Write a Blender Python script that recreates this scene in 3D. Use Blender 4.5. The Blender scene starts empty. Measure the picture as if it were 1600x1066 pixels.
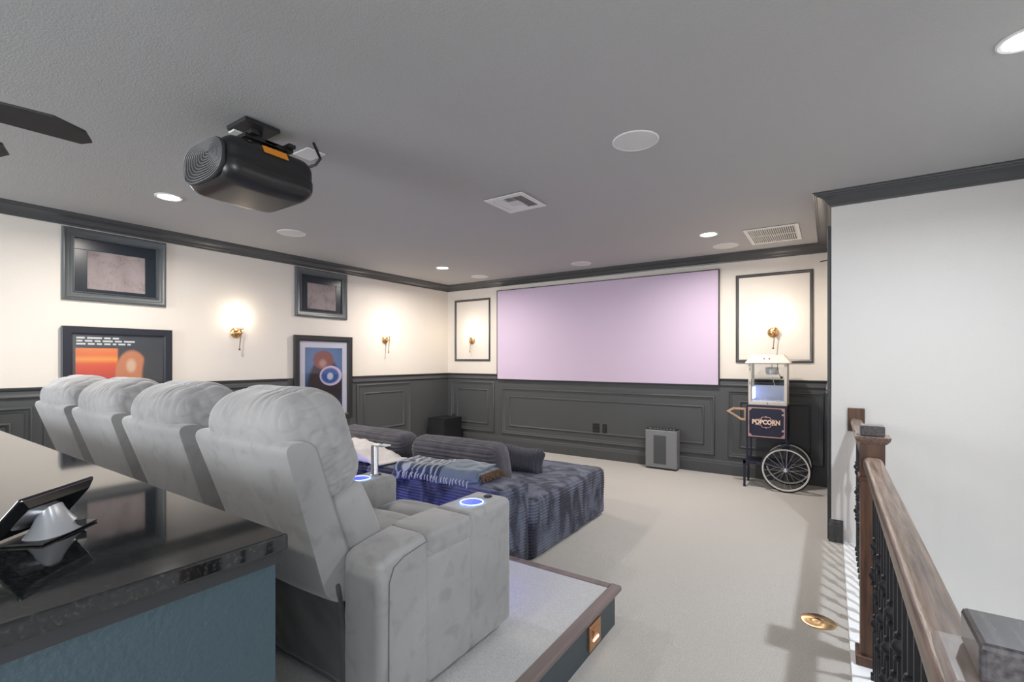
import bpy, bmesh, math, random
from mathutils import Vector, Matrix, Euler, noise
random.seed(7)
PI = math.pi
S = bpy.context.scene
C = S.collection
# ---------------------------------------------------------------- camera
cam_d = bpy.data.cameras.new('camera'); cam = bpy.data.objects.new('camera', cam_d); C.objects.link(cam)
cam.location = (0, 0, 1.4)
cam.rotation_euler = (PI/2, 0, math.atan(499/743))
cam_d.sensor_width = 36; cam_d.lens = 743/1600*36; cam_d.shift_y = 29/1600
cam_d.clip_start = 0.05
S.camera = cam
# ---------------------------------------------------------------- exposure, world
S.view_settings.view_transform = 'Standard'; S.view_settings.look = 'None'
S.view_settings.gamma = 1; S.view_settings.use_curve_mapping = False
S.view_settings.exposure = 0.62
W = bpy.data.worlds.new('world'); S.world = W; W.use_nodes = True
W.node_tree.nodes['Background'].inputs[0].default_value = (0.8, 0.88, 1, 1)
W.node_tree.nodes['Background'].inputs[1].default_value = 1.0
S.cycles.use_denoising = True
S.cycles.max_bounces = 8
S.cycles.sample_clamp_indirect = 4
WARM = (1.0, 0.86, 0.70); NEUT = (1.0, 0.945, 0.88); DAY = (0.86, 0.93, 1.0)
CAN_W = 26.5; CAN_STAIR_W = 26.0; SCONCE_W = 1.7; REAR_FILL_W = 100.0; SIDE_W = 58.0
def area(name, loc, rot, size, energy, color, sy=None, shape='DISK', spread=PI, parent=None):
    d = bpy.data.lights.new(name, 'AREA'); d.energy = energy; d.color = color
    d.shape = shape; d.size = size; d.spread = spread
    if sy: d.size_y = sy
    o = bpy.data.objects.new(name, d); C.objects.link(o)
    if parent: o.parent = parent
    o.location = loc; o.rotation_euler = rot
    return o
# added fill lamps at assumed, unseen windows: rear wall and stair side
area('rear_fill_light', (-4.0, -3.12, 1.5), (PI/2, 0, 0), 2.1, REAR_FILL_W, DAY, 1.5, 'RECTANGLE')
area('stair_fill_light', (1.22, -1.5, 1.5), (0, math.radians(90), 0), 1.3, SIDE_W, DAY, 1.6, 'RECTANGLE')

# ================================================================ helpers
class MB:
    def __init__(s): s.v = []; s.f = []
    def add(s, v, f):
        n = len(s.v); s.v += [tuple(p) for p in v]; s.f += [tuple(i+n for i in q) for q in f]; return s
    def box(s, x0, x1, y0, y1, z0, z1):
        return s.add([(x0,y0,z0),(x1,y0,z0),(x1,y1,z0),(x0,y1,z0),(x0,y0,z1),(x1,y0,z1),(x1,y1,z1),(x0,y1,z1)],
                     [(0,3,2,1),(4,5,6,7),(0,1,5,4),(1,2,6,5),(2,3,7,6),(3,0,4,7)])
    def prism(s, poly, a, b, axis='x'):
        def m(p, t):
            if axis == 'x': return (t, p[0], p[1])
            if axis == 'y': return (p[0], t, p[1])
            return (p[0], p[1], t)
        n = len(poly)
        v = [m(p, a) for p in poly] + [m(p, b) for p in poly]
        f = [tuple(range(n-1, -1, -1)), tuple(range(n, 2*n))] + [(i, (i+1) % n, n+(i+1) % n, n+i) for i in range(n)]
        return s.add(v, f)
    def lathe(s, prof, c=(0,0,0), axis='z', n=24, cap=True):
        v = []; f = []
        for r, h in prof:
            for k in range(n):
                a = 2*PI*k/n; x, y = r*math.cos(a), r*math.sin(a)
                if axis == 'z': p = (c[0]+x, c[1]+y, c[2]+h)
                elif axis == 'y': p = (c[0]+x, c[1]+h, c[2]+y)
                else: p = (c[0]+h, c[1]+x, c[2]+y)
                v.append(p)
        for i in range(len(prof)-1):
            for k in range(n):
                f.append((i*n+k, i*n+(k+1) % n, (i+1)*n+(k+1) % n, (i+1)*n+k))
        if cap:
            f.append(tuple(range(n-1, -1, -1))); f.append(tuple((len(prof)-1)*n+k for k in range(n)))
        return s.add(v, f)
    def tube(s, pts, r, n=8, closed=False):
        pts = [Vector(p) for p in pts]; m = len(pts); v = []; f = []
        ref = None
        for i, p in enumerate(pts):
            if closed: t = pts[(i+1) % m]-pts[i-1]
            else: t = pts[min(i+1, m-1)]-pts[max(i-1, 0)]
            t.normalize()
            if ref is None: ref = Vector((0,0,1)) if abs(t.z) < .9 else Vector((1,0,0))
            u = t.cross(ref).normalized(); w = u.cross(t).normalized(); ref = w
            rr = r[i] if isinstance(r, (list, tuple)) else r
            for k in range(n):
                a = 2*PI*k/n; v.append(p+u*math.cos(a)*rr+w*math.sin(a)*rr)
        for i in range(m if closed else m-1):
            j = (i+1) % m
            for k in range(n): f.append((i*n+k, i*n+(k+1) % n, j*n+(k+1) % n, j*n+k))
        if not closed:
            f.append(tuple(range(n-1, -1, -1))); f.append(tuple((m-1)*n+k for k in range(n)))
        return s.add(v, f)
    def ball(s, c, r, n=12, sc=(1,1,1)):
        prof = [(max(r*math.sin(PI*i/n), 1e-5), -r*math.cos(PI*i/n)) for i in range(n+1)]
        k = len(s.v); s.lathe(prof, (0,0,0), 'z', n*2, False)
        for i in range(k, len(s.v)):
            p = s.v[i]; s.v[i] = (c[0]+p[0]*sc[0], c[1]+p[1]*sc[1], c[2]+p[2]*sc[2])
        return s
    def soft(s, half, r, n=(16,16,16), disp=None, xf=None):
        """rounded box; disp(p, nrm) -> offset along the normal ; xf(p)->p"""
        hx, hy, hz = half; H = Vector(half)
        def coords(h, k):
            out = []
            for i in range(k+1):
                t = -1+2*i/k
                t = 0.6*t+0.4*math.sin(t*PI/2)
                out.append(t*h)
            return out
        idx = {}; v = []; f = []
        X, Y, Z = coords(hx, n[0]), coords(hy, n[1]), coords(hz, n[2])
        def vid(i, j, k):
            key = (i, j, k)
            if key in idx: return idx[key]
            p = Vector((X[i], Y[j], Z[k]))
            q = Vector([max(-(H[a]-r), min(H[a]-r, p[a])) for a in range(3)])
            d = p-q; nn = d.normalized() if d.length > 1e-9 else Vector((0,0,1))
            P = q+nn*r
            if disp: P = P+nn*disp(P, nn)
            if xf: P = xf(P)
            idx[key] = len(v); v.append(tuple(P)); return idx[key]
        nx, ny, nz = n
        for i in range(nx):
            for j in range(ny):
                f.append((vid(i,j,0), vid(i,j+1,0), vid(i+1,j+1,0), vid(i+1,j,0)))
                f.append((vid(i,j,nz), vid(i+1,j,nz), vid(i+1,j+1,nz), vid(i,j+1,nz)))
        for i in range(nx):
            for k in range(nz):
                f.append((vid(i,0,k), vid(i+1,0,k), vid(i+1,0,k+1), vid(i,0,k+1)))
                f.append((vid(i,ny,k), vid(i,ny,k+1), vid(i+1,ny,k+1), vid(i+1,ny,k)))
        for j in range(ny):
            for k in range(nz):
                f.append((vid(0,j,k), vid(0,j,k+1), vid(0,j+1,k+1), vid(0,j+1,k)))
                f.append((vid(nx,j,k), vid(nx,j+1,k), vid(nx,j+1,k+1), vid(nx,j,k+1)))
        return s.add(v, f)
    def build(s, name, mat, parent=None, smooth=False, bevel=0, loc=None, seg=2):
        me = bpy.data.meshes.new(name); me.from_pydata(s.v, [], s.f); me.update()
        if smooth:
            me.polygons.foreach_set('use_smooth', [True]*len(me.polygons))
            if smooth != 'all':
                try: me.set_sharp_from_angle(angle=math.radians(40))
                except Exception: pass
        me.materials.append(mat)
        o = bpy.data.objects.new(name, me); C.objects.link(o)
        if parent: o.parent = parent
        if loc: o.location = loc
        if bevel:
            b = o.modifiers.new('bevel', 'BEVEL'); b.width = bevel; b.segments = seg; b.limit_method = 'ANGLE'
            b.angle_limit = math.radians(35)
        return o
def tag(o, label, cat, group=None, kind=None):
    o['label'] = label
    if cat: o['category'] = cat
    if group: o['group'] = group
    if kind: o['kind'] = kind
    return o
def thing(name, label, cat, loc=(0,0,0), rz=0, group=None):
    o = bpy.data.objects.new(name, None); C.objects.link(o); o.empty_display_size = .1
    o.location = loc; o.rotation_euler = (0, 0, rz)
    return tag(o, label, cat, group)
def kids(o): return [c for c in C.objects if c.parent == o]
def dup(root, loc, label, group=None):
    r = root.copy(); C.objects.link(r); r.location = loc; r['label'] = label
    if group: r['group'] = group
    for ch in kids(root):
        c = ch.copy(); C.objects.link(c); c.parent = r
        for g in kids(ch):
            d = g.copy(); C.objects.link(d); d.parent = c
    return r
def text_mesh(body, size, extr=0.0006, offset=0.0, shear=0):
    cu = bpy.data.curves.new('lettering', 'FONT'); cu.body = body; cu.size = size; cu.extrude = extr
    cu.align_x = 'CENTER'; cu.align_y = 'CENTER'; cu.offset = offset; cu.resolution_u = 3; cu.shear = shear
    o = bpy.data.objects.new('lettering', cu); C.objects.link(o)
    dg = bpy.context.evaluated_depsgraph_get()
    me = bpy.data.meshes.new_from_object(o.evaluated_get(dg))
    C.objects.unlink(o); bpy.data.objects.remove(o)
    return me

# ================================================================ materials
def mat(name, col, rough=.5, metal=0, spec=.5, var=0, vscale=6, vstretch=(1,1,1), bump=0, bscale=60, bstretch=(1,1,1),
        sheen=0, coat=0, emit=None, estr=0, alpha=1, trans=0, col2=None, detail=4, ramp=(.35,.65)):
    m = bpy.data.materials.new(name); m.use_nodes = True
    nt = m.node_tree; N = nt.nodes; L = nt.links; b = N['Principled BSDF']
    b.inputs['Base Color'].default_value = (*col, 1); b.inputs['Roughness'].default_value = rough
    b.inputs['Metallic'].default_value = metal; b.inputs['Specular IOR Level'].default_value = spec
    if sheen: b.inputs['Sheen Weight'].default_value = sheen; b.inputs['Sheen Roughness'].default_value = .4
    if coat: b.inputs['Coat Weight'].default_value = coat; b.inputs['Coat Roughness'].default_value = .08
    if trans: b.inputs['Transmission Weight'].default_value = trans
    if emit: b.inputs['Emission Color'].default_value = (*emit, 1); b.inputs['Emission Strength'].default_value = estr
    if alpha < 1: b.inputs['Alpha'].default_value = alpha
    tc = N.new('ShaderNodeTexCoord')
    if var or col2:
        mp = N.new('ShaderNodeMapping'); mp.inputs['Scale'].default_value = vstretch
        no = N.new('ShaderNodeTexNoise'); no.inputs['Scale'].default_value = vscale; no.inputs['Detail'].default_value = detail
        cr = N.new('ShaderNodeValToRGB')
        c2 = col2 if col2 else tuple(c*(1-var) for c in col)
        cr.color_ramp.elements[0].position = ramp[0]; cr.color_ramp.elements[1].position = ramp[1]
        cr.color_ramp.elements[0].color = (*c2, 1); cr.color_ramp.elements[1].color = (*col, 1)
        L.new(tc.outputs['Object'], mp.inputs[0]); L.new(mp.outputs[0], no.inputs['Vector'])
        L.new(no.outputs['Fac'], cr.inputs[0]); L.new(cr.outputs[0], b.inputs['Base Color'])
    if bump:
        mp = N.new('ShaderNodeMapping'); mp.inputs['Scale'].default_value = bstretch
        no = N.new('ShaderNodeTexNoise'); no.inputs['Scale'].default_value = bscale; no.inputs['Detail'].default_value = 3
        bp = N.new('ShaderNodeBump'); bp.inputs['Strength'].default_value = bump; bp.inputs['Distance'].default_value = .01
        L.new(tc.outputs['Object'], mp.inputs[0]); L.new(mp.outputs[0], no.inputs['Vector'])
        L.new(no.outputs['Fac'], bp.inputs['Height']); L.new(bp.outputs[0], b.inputs['Normal'])
    return m
M = {}
M['ceil'] = mat('ceiling_paint', (.40,.395,.39), .75, bump=.25, bscale=130)
M['cream'] = mat('cream_wall_paint', (.74,.68,.61), .6, bump=.12, bscale=140)
M['stairwall'] = mat('stair_wall_paint', (.70,.675,.64), .6, bump=.12, bscale=140)
M['wains'] = mat('dark_wainscot_paint', (.068,.071,.074), .5, bump=.06, bscale=120)
M['trim'] = mat('dark_trim_paint', (.062,.064,.067), .32)
M['casing'] = mat('casing_paint', (.085,.095,.10), .35)
M['gloss'] = mat('gloss_black_board', (.018,.024,.034), .25)
M['carpet'] = mat('carpet', (.70,.66,.61), .95, bump=1, bscale=300, var=.2, vscale=170, sheen=.2)
M['carpet2'] = mat('riser_carpet', (.72,.71,.70), .95, bump=1, bscale=300, var=.2, vscale=170, sheen=.2)
M['nosing'] = mat('nosing_wood', (.20,.155,.145), .4, var=.3, vscale=12, vstretch=(1,.1,1))
M['riser'] = mat('riser_paint', (.045,.062,.072), .45)
M['teal'] = mat('teal_paint', (.032,.055,.068), .5, bump=.28, bscale=95)
def velvet():
    m = mat('grey_velvet', (.30,.295,.30), .75, sheen=.35, bump=.05, bscale=40)
    nt = m.node_tree; N = nt.nodes; L = nt.links; b = N['Principled BSDF']
    tc = N.new('ShaderNodeTexCoord'); oi = N.new('ShaderNodeObjectInfo')
    ad = N.new('ShaderNodeVectorMath'); ad.operation = 'ADD'
    L.new(tc.outputs['Object'], ad.inputs[0]); L.new(oi.outputs['Location'], ad.inputs[1])
    cols = []
    for sc_, det, dist, p0, p1 in ((2.2, 3, .4, .30, .66), (14, 7, .5, .33, .47)):
        no = N.new('ShaderNodeTexNoise'); no.inputs['Scale'].default_value = sc_; no.inputs['Detail'].default_value = det; no.inputs['Distortion'].default_value = dist
        cr = N.new('ShaderNodeValToRGB'); cr.color_ramp.elements[0].position = p0; cr.color_ramp.elements[1].position = p1
        lo = .78 if sc_ < 5 else .84
        cr.color_ramp.elements[0].color = (lo, lo, lo, 1); cr.color_ramp.elements[1].color = (1, 1, 1, 1)
        L.new(ad.outputs[0], no.inputs['Vector']); L.new(no.outputs['Fac'], cr.inputs[0]); cols.append(cr.outputs[0])
    mx = N.new('ShaderNodeMixRGB'); mx.blend_type = 'MULTIPLY'; mx.inputs[0].default_value = 1
    m2 = N.new('ShaderNodeMixRGB'); m2.blend_type = 'MULTIPLY'; m2.inputs[0].default_value = 1; m2.inputs[1].default_value = (.315,.308,.306,1)
    L.new(cols[0], mx.inputs[1]); L.new(cols[1], mx.inputs[2]); L.new(mx.outputs[0], m2.inputs[2]); L.new(m2.outputs[0], b.inputs['Base Color'])
    return m
M['velvet'] = velvet()
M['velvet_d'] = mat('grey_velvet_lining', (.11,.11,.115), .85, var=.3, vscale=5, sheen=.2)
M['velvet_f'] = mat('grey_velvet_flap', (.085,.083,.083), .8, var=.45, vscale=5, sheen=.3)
M['piping'] = mat('velvet_seam', (.10,.10,.105), .9)
M['black'] = mat('black_plastic', (.012,.012,.013), .35)
M['blackm'] = mat('black_matte', (.015,.015,.017), .6)
M['cab'] = mat('speaker_black', (.012,.012,.014), .4)
M['iron'] = mat('black_iron', (.012,.012,.016), .42, metal=.3)
M['brass'] = mat('brass', (.72,.44,.20), .28, metal=1)
M['copper'] = mat('copper_plate', (.60,.33,.18), .35, metal=.85)
M['chrome'] = mat('chrome', (.75,.78,.85), .12, metal=1)
M['silver'] = mat('silver_plastic', (.50,.51,.53), .3, metal=.5)
M['white'] = mat('white_plastic', (.72,.71,.69), .5)
M['whitem'] = mat('white_grille', (.60,.60,.59), .7)
M['slot'] = mat('vent_dark', (.03,.03,.03), .8)
M['whitep'] = mat('white_trim_paint', (.80,.82,.84), .45)
M['emit'] = mat('lamp_lens', (1,1,1), .5, emit=(1,.97,.92), estr=14)
M['bulb'] = mat('frosted_shade', (1,1,1), .5, emit=(1,.88,.72), estr=9)
M['led'] = mat('blue_led', (.02,.04,.3), .4, emit=(.02,.10,1), estr=9)
M['ledring'] = mat('blue_led_ring', (.1,.3,1), .4, emit=(.25,.5,1), estr=5)
M['ledcup'] = mat('lit_cup', (.01,.03,.35), .3, emit=(.0,.03,.8), estr=.9)
M['screen'] = mat('projection_screen', (.60,.485,.625), .7, spec=.2)
M['wood'] = mat('walnut_rail', (.27,.19,.145), .33, col2=(.085,.056,.042), vscale=16, vstretch=(7,.35,7), detail=9, ramp=(.30,.70), bump=.1, bscale=60, bstretch=(3,.3,3))
M['woodv'] = mat('walnut_post', (.16,.078,.044), .4, col2=(.055,.026,.016), vscale=14, vstretch=(3,3,.35), detail=8, ramp=(.3,.7), bump=.1, bscale=60, bstretch=(3,3,.3))
M['ledge'] = mat('walnut_painted_sheen', (.36,.30,.27), .35, col2=(.20,.155,.135), vscale=20, vstretch=(3,.5,3), detail=8)  # near cap ledge: sheen of light painted in as a paler walnut
M['woodd'] = mat('walnut_cap_dark', (.11,.10,.105), .25, col2=(.035,.03,.034), vscale=16, vstretch=(8,.6,8), detail=8, ramp=(.3,.7), coat=.4)
M['tan'] = mat('tan_wood', (.50,.32,.20), .5, var=.3, vscale=20)
M['rust'] = mat('brown_fringe', (.10,.055,.03), .9)
M['navy'] = mat('navy_enamel', (.012,.013,.032), .4)
M['pinkgold'] = mat('rose_gold_print', (.45,.26,.24), .5)
M['letter'] = mat('cream_lettering', (.80,.58,.46), .5)
M['red'] = mat('red_switch', (.6,.03,.03), .4)
M['tyre'] = mat('black_tyre', (.02,.02,.02), .7)
M['rim'] = mat('pale_rim', (.70,.68,.64), .35, metal=.2)
M['grey'] = mat('grey_enamel', (.20,.205,.215), .45)
M['grey2'] = mat('grey_mesh', (.085,.088,.095), .6)
M['fleece'] = mat('cream_fleece', (.66,.61,.59), .95, bump=.6, bscale=50, sheen=.5)
M['mirror'] = mat('glass_sheet', (.03,.03,.035), .05)
M['orange'] = mat('orange_label', (.75,.27,.02), .45)
M['mat'] = mat('picture_mount', (.62,.60,.68), .7)
M['navyframe'] = mat('navy_frame', (.018,.020,.030), .4)
M['blackframe'] = mat('black_frame', (.022,.021,.022), .4)
M['fan'] = mat('fan_blade', (.035,.033,.034), .55, var=.3, vscale=8)
M['popwhite'] = mat('cream_enamel', (.56,.51,.45), .35)
M['popin'] = mat('popper_inside', (.62,.64,.72), .3, metal=.1)
def glass_mat(name, tint=(1,1,1), frac=.12, rough=.02):
    m = bpy.data.materials.new(name); m.use_nodes = True; nt = m.node_tree; N = nt.nodes; L = nt.links
    N.remove(N['Principled BSDF']); out = N['Material Output']
    t = N.new('ShaderNodeBsdfTransparent'); t.inputs[0].default_value = (*tint, 1)
    g = N.new('ShaderNodeBsdfGlossy'); g.inputs['Roughness'].default_value = rough
    mx = N.new('ShaderNodeMixShader'); mx.inputs[0].default_value = frac
    L.new(t.outputs[0], mx.inputs[1]); L.new(g.outputs[0], mx.inputs[2]); L.new(mx.outputs[0], out.inputs[0])
    return m
M['glass'] = glass_mat('clear_glass', (.95,.96,.96), .05)
def granite():
    m = mat('black_granite', (.010,.010,.011), .05, spec=.5)
    nt = m.node_tree; N = nt.nodes; L = nt.links; b = N['Principled BSDF']
    tc = N.new('ShaderNodeTexCoord'); vo = N.new('ShaderNodeTexNoise'); vo.inputs['Scale'].default_value = 150; vo.inputs['Detail'].default_value = 6
    cr = N.new('ShaderNodeValToRGB'); cr.color_ramp.elements[0].position = .50; cr.color_ramp.elements[1].position = .66
    cr.color_ramp.elements[0].color = (.005,.007,.008,1); cr.color_ramp.elements[1].color = (.026,.024,.022,1)
    L.new(tc.outputs['Object'], vo.inputs['Vector']); L.new(vo.outputs['Fac'], cr.inputs[0]); L.new(cr.outputs[0], b.inputs['Base Color'])
    b.inputs['IOR'].default_value = 1.65
    return m
M['granite'] = granite()
def plush():
    m = mat('navy_grey_plush', (.15,.15,.19), .85, sheen=.22, bump=.35, bscale=160)
    nt = m.node_tree; N = nt.nodes; L = nt.links; b = N['Principled BSDF']
    tc = N.new('ShaderNodeTexCoord'); mp = N.new('ShaderNodeMapping'); mp.inputs['Scale'].default_value = (1.2, 1.6, .6)
    no = N.new('ShaderNodeTexNoise'); no.inputs['Scale'].default_value = 5; no.inputs['Detail'].default_value = 5; no.inputs['Distortion'].default_value = 1.2
    cr = N.new('ShaderNodeValToRGB'); cr.color_ramp.elements[0].position = .42; cr.color_ramp.elements[1].position = .58
    cr.color_ramp.elements[0].color = (.022,.023,.038,1); cr.color_ramp.elements[1].color = (.115,.125,.17,1)
    b.inputs['Sheen Tint'].default_value = (.75,.8,1,1)
    L.new(tc.outputs['Object'], mp.inputs[0]); L.new(mp.outputs[0], no.inputs['Vector']); L.new(no.outputs['Fac'], cr.inputs[0]); L.new(cr.outputs[0], b.inputs['Base Color'])
    return m
M['plush'] = plush()
M['plushd'] = mat('dark_corduroy', (.045,.045,.060), .85, sheen=.25, bump=.3, bscale=160)
M['plush2'] = mat('grey_corduroy', (.105,.098,.118), .85, sheen=.3, bump=.35, bscale=160, var=.4, vscale=9)
def fabric_shade():
    m = mat('woven_shade', (.20,.17,.17), .85)
    nt = m.node_tree; N = nt.nodes; L = nt.links; b = N['Principled BSDF']
    tc = N.new('ShaderNodeTexCoord')
    mp = N.new('ShaderNodeMapping'); mp.inputs['Scale'].default_value = (1, 420, 60)
    n1 = N.new('ShaderNodeTexNoise'); n1.inputs['Scale'].default_value = 1; n1.inputs['Detail'].default_value = 2
    n2 = N.new('ShaderNodeTexNoise'); n2.inputs['Scale'].default_value = 7; n2.inputs['Distortion'].default_value = 1
    ad = N.new('ShaderNodeMath'); ad.operation = 'ADD'
    cr = N.new('ShaderNodeValToRGB'); cr.color_ramp.elements[0].position = .75; cr.color_ramp.elements[1].position = 1.25
    cr.color_ramp.elements[0].color = (.19,.155,.155,1); cr.color_ramp.elements[1].color = (.33,.275,.27,1)
    mu = N.new('ShaderNodeMath'); mu.operation = 'MULTIPLY'; mu.inputs[1].default_value = .8
    L.new(tc.outputs['Object'], mp.inputs[0]); L.new(mp.outputs[0], n1.inputs['Vector']); L.new(tc.outputs['Object'], n2.inputs['Vector'])
    L.new(n1.outputs['Fac'], ad.inputs[0]); L.new(n2.outputs['Fac'], ad.inputs[1]); L.new(ad.outputs[0], cr.inputs[0]); L.new(cr.outputs[0], b.inputs['Base Color'])
    return m
M['shade'] = fabric_shade()

# ================================================================ room shell
XL, YW, ZC, YB, YS, XR = -5.55, 6.26, 2.673, -3.2, 4.42, 1.25
def struct(name, mb, m, label, cat, parent=None, **k):
    o = mb.build(name, m, parent, **k)
    if parent is None: tag(o, label, cat, kind='structure')
    return o
mb = MB(); mb.box(XL-.1, .08, YB, YS, -.3, 0); mb.box(XL-.1, 0, YS, YW+.1, -.3, 0)
struct('floor', mb, M['carpet'], 'beige looped carpet floor of the theater loft', 'floor')
struct('ceiling', MB().box(XL-.1, XR+.1, YB-.1, YW+.1, ZC, ZC+.1), M['ceil'], 'grey painted ceiling with orange peel texture', 'ceiling')
struct('wall_left', MB().box(XL-.1, XL, YB, YW+.1, 0, ZC), M['cream'], 'cream upper wall on the left with sconces and framed pictures', 'wall')
struct('wall_back', MB().box(XL, 0, YW, YW+.1, 0, ZC), M['cream'], 'cream wall behind the projection screen', 'wall')
struct('wall_right', MB().box(0, .1, YS+.1, YW+.1, -.3, ZC), M['cream'], 'narrow return wall beside the popcorn cart', 'wall')
struct('wall_stair', MB().box(0, XR, YS, YS+.1, -2.7, ZC), M['stairwall'], 'plain pale grey wall beyond the stair railing', 'wall')
struct('wall_stairwell', MB().box(XR, XR+.1, YB, -2.35, -2.7, ZC).box(XR, XR+.1, -.65, YS+.1, -2.7, ZC).box(XR, XR+.1, -2.35, -.65, -2.7, .8).box(XR, XR+.1, -2.35, -.65, 2.2, ZC), M['stairwall'], 'pale wall on the far side of the stairwell', 'wall')  # unseen window opening added here for the side fill lamp
mb = MB()   # unseen rear wall; its window opening is added for the fill lamp
mb.box(XL, -5.1, YB-.1, YB, 0, ZC); mb.box(-2.9, XR, YB-.1, YB, -2.7, ZC); mb.box(-5.1, -2.9, YB-.1, YB, 0, .7); mb.box(-5.1, -2.9, YB-.1, YB, 2.3, ZC)
struct('wall_front', mb, M['cream'], 'cream rear wall behind the viewer', 'wall')
struct('floor_stairwell', MB().box(.24, XR, YB, YS, -2.8, -2.7), M['carpet'], 'lower floor at the foot of the stairwell', 'floor')
mb = MB().box(.075, .25, YB, YS, -.02, .012); mb.box(.235, .25, YB, YS, -.3, -.02)
struct('trim_1', mb, M['whitep'], 'white painted curb strip under the stair railing', 'curb')

# crown moulding, one mesh per wall
def sweep_walls(path, prof, closed=False):
    """per-segment meshes of a profile (offset into the room, z) along a wall path; room lies to the right"""
    P = [Vector(p) for p in path]; n = len(P)
    nrm = []
    for i in range(n-1):
        d = (P[i+1]-P[i]).normalized(); nrm.append(Vector((d.y, -d.x)))
    off = []
    for i in range(n):
        if i == 0: o = nrm[0]
        elif i == n-1: o = nrm[-1]
        else:
            a, b = nrm[i-1], nrm[i]; o = (a+b)/(1+a.dot(b))
        off.append(o)
    segs = []
    for i in range(n-1):
        m = MB(); k = len(prof); v = []
        for e in (i, i+1):
            for (o, z) in prof: q = P[e]+off[e]*o; v.append((q.x, q.y, z))
        f = [(j, (j+1) % k, k+(j+1) % k, k+j) for j in range(k)] + [tuple(range(k-1, -1, -1)), tuple(range(k, 2*k))]
        m.add(v, f); segs.append(m)
    return segs
path = [(XL, YB), (XL, YW), (0, YW), (0, YS), (XR, YS)]
z0 = ZC
crown = [(0, z0), (0, z0-.098), (.012, z0-.098), (.014, z0-.084), (.022, z0-.080), (.030, z0-.066), (.046, z0-.048), (.070, z0-.034), (.092, z0-.028),
         (.096, z0-.020), (.108, z0-.018), (.112, z0-.008), (.120, z0-.006), (.120, z0)]
names = ['over the left wall', 'over the projection screen wall', 'on the short return wall', 'over the pale stair wall']
for i, s in enumerate(sweep_walls(path, crown)):
    struct('trim_%d' % (i+2), s, M['trim'], 'dark grey crown moulding ' + names[i], 'moulding', smooth=True)
base = [(0, 0), (.018, 0), (.018, .125), (.014, .135), (.014, .15), (.008, .165), (0, .17)]
bn = ['left', 'back', 'right', 'stair']
pathb = [(XL, YB), (XL, YW), (0, YW), (0, YS), (.075, YS)]
bl = ['along the left wall', 'below the projection screen wall', 'along the short return wall', 'ending at the stair opening beside the wall corner']
for i, s in enumerate(sweep_walls(pathb, base)):
    struct('baseboard_' + bn[i], s, M['wains'] if i < 3 else M['trim'], 'dark grey baseboard ' + bl[i], 'baseboard')
# wainscot boards
CR = 1.168
def board(name, m, label): return struct(name, m, M['wains'], label, 'wainscot')
board('trim_6', MB().box(XL, XL+.006, YB, YW, .12, 1.10), 'dark grey wainscot boarding on the left wall')
board('trim_7', MB().box(XL, 0, YW-.006, YW, .12, 1.10), 'dark grey wainscot boarding under the projection screen')
board('trim_8', MB().box(-.006, 0, YS, YW, .12, 1.10), 'dark grey wainscot boarding on the return wall')
rail = [(0, CR-.10), (.012, CR-.10), (.014, CR-.088), (.024, CR-.082), (.024, CR-.072), (.016, CR-.062), (.016, CR-.030), (.026, CR-.022), (.034, CR-.012), (.036, CR), (0, CR)]
def rail_seg(p, q, name, label):
    s = sweep_walls([p, q], rail)[0]; struct(name, s, M['trim'], label, 'chair rail', smooth=True)
rail_seg((XL, YB), (XL, 1.13), 'trim_9', 'dark chair rail on the left wall left of the orange poster')
rail_seg((XL, 2.16), (XL, 3.30), 'trim_10', 'dark chair rail on the left wall between the two posters')
s = sweep_walls([(XL, 4.26), (XL, YW), (0, YW), (0, YS+.02)], rail)
lab = ['dark chair rail on the left wall between blue poster and corner', 'dark chair rail running under the projection screen', 'dark chair rail on the return wall']
for i, m in enumerate(s): struct('trim_%d' % (11+i), m, M['trim'], lab[i], 'chair rail', smooth=True)
# flat boards behind the two posters
struct('trim_14', MB().box(XL, XL+.014, 1.13, 2.16, .17, CR), M['wains'], 'flat dark board breaking the chair rail behind orange poster', 'board')
struct('trim_15', MB().box(XL, XL+.014, 3.30, 4.26, .17, CR), M['wains'], 'flat dark board breaking the chair rail behind blue poster', 'board')
struct('trim_16', MB().box(-.026, 0, YS+.03, YS+.12, 0, 2.44), M['trim'], 'thin dark vertical casing strip at the wall corner', 'casing', bevel=.004)

def ring(a0, a1, z0, z1, prof, plane):
    """mitred rectangular moulding. plane 'L' = left wall (a=y), 'W' = screen wall (a=x). prof: (inset, proud)"""
    m = MB(); v = []; f = []; k = len(prof)
    for ins, pr in prof:
        for a, z in ((a0+ins, z0+ins), (a1-ins, z0+ins), (a1-ins, z1-ins), (a0+ins, z1-ins)):
            v.append((XL+pr, a, z) if plane == 'L' else (a, YW-pr, z))
    for i in range(k-1):
        for j in range(4):
            q = (i*4+j, i*4+(j+1) % 4, (i+1)*4+(j+1) % 4, (i+1)*4+j)
            f.append(q if plane == 'L' else q[::-1])
    m.add(v, f); return m
OUT = [(0, 0), (0, .012), (.006, .024), (.014, .028), (.022, .024), (.026, .016), (.040, .014), (.048, .010), (.052, .006), (.052, 0)]
INN = [(0, 0), (0, .010), (.006, .018), (.014, .020), (.022, .014), (.030, .010), (.034, 0)]
pn = [17]
def panel(plane, a0, a1, z0, z1, label):
    o = struct('trim_%d' % pn[0], ring(a0, a1, z0, z1, OUT, plane), M['wains'], label, 'panel moulding', smooth=True); pn[0] += 1
    ins = .125
    ring(a0+ins, a1-ins, z0+ins, z1-ins, INN, plane).build('inner_moulding', M['wains'], o, smooth=True)
panel('L', -.15, 1.065, .25, 1.01, 'raised wainscot panel moulding on left wall beside the counter')
panel('L', 2.25, 3.2, .25, 1.06, 'raised wainscot panel moulding hidden between the posters')
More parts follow.
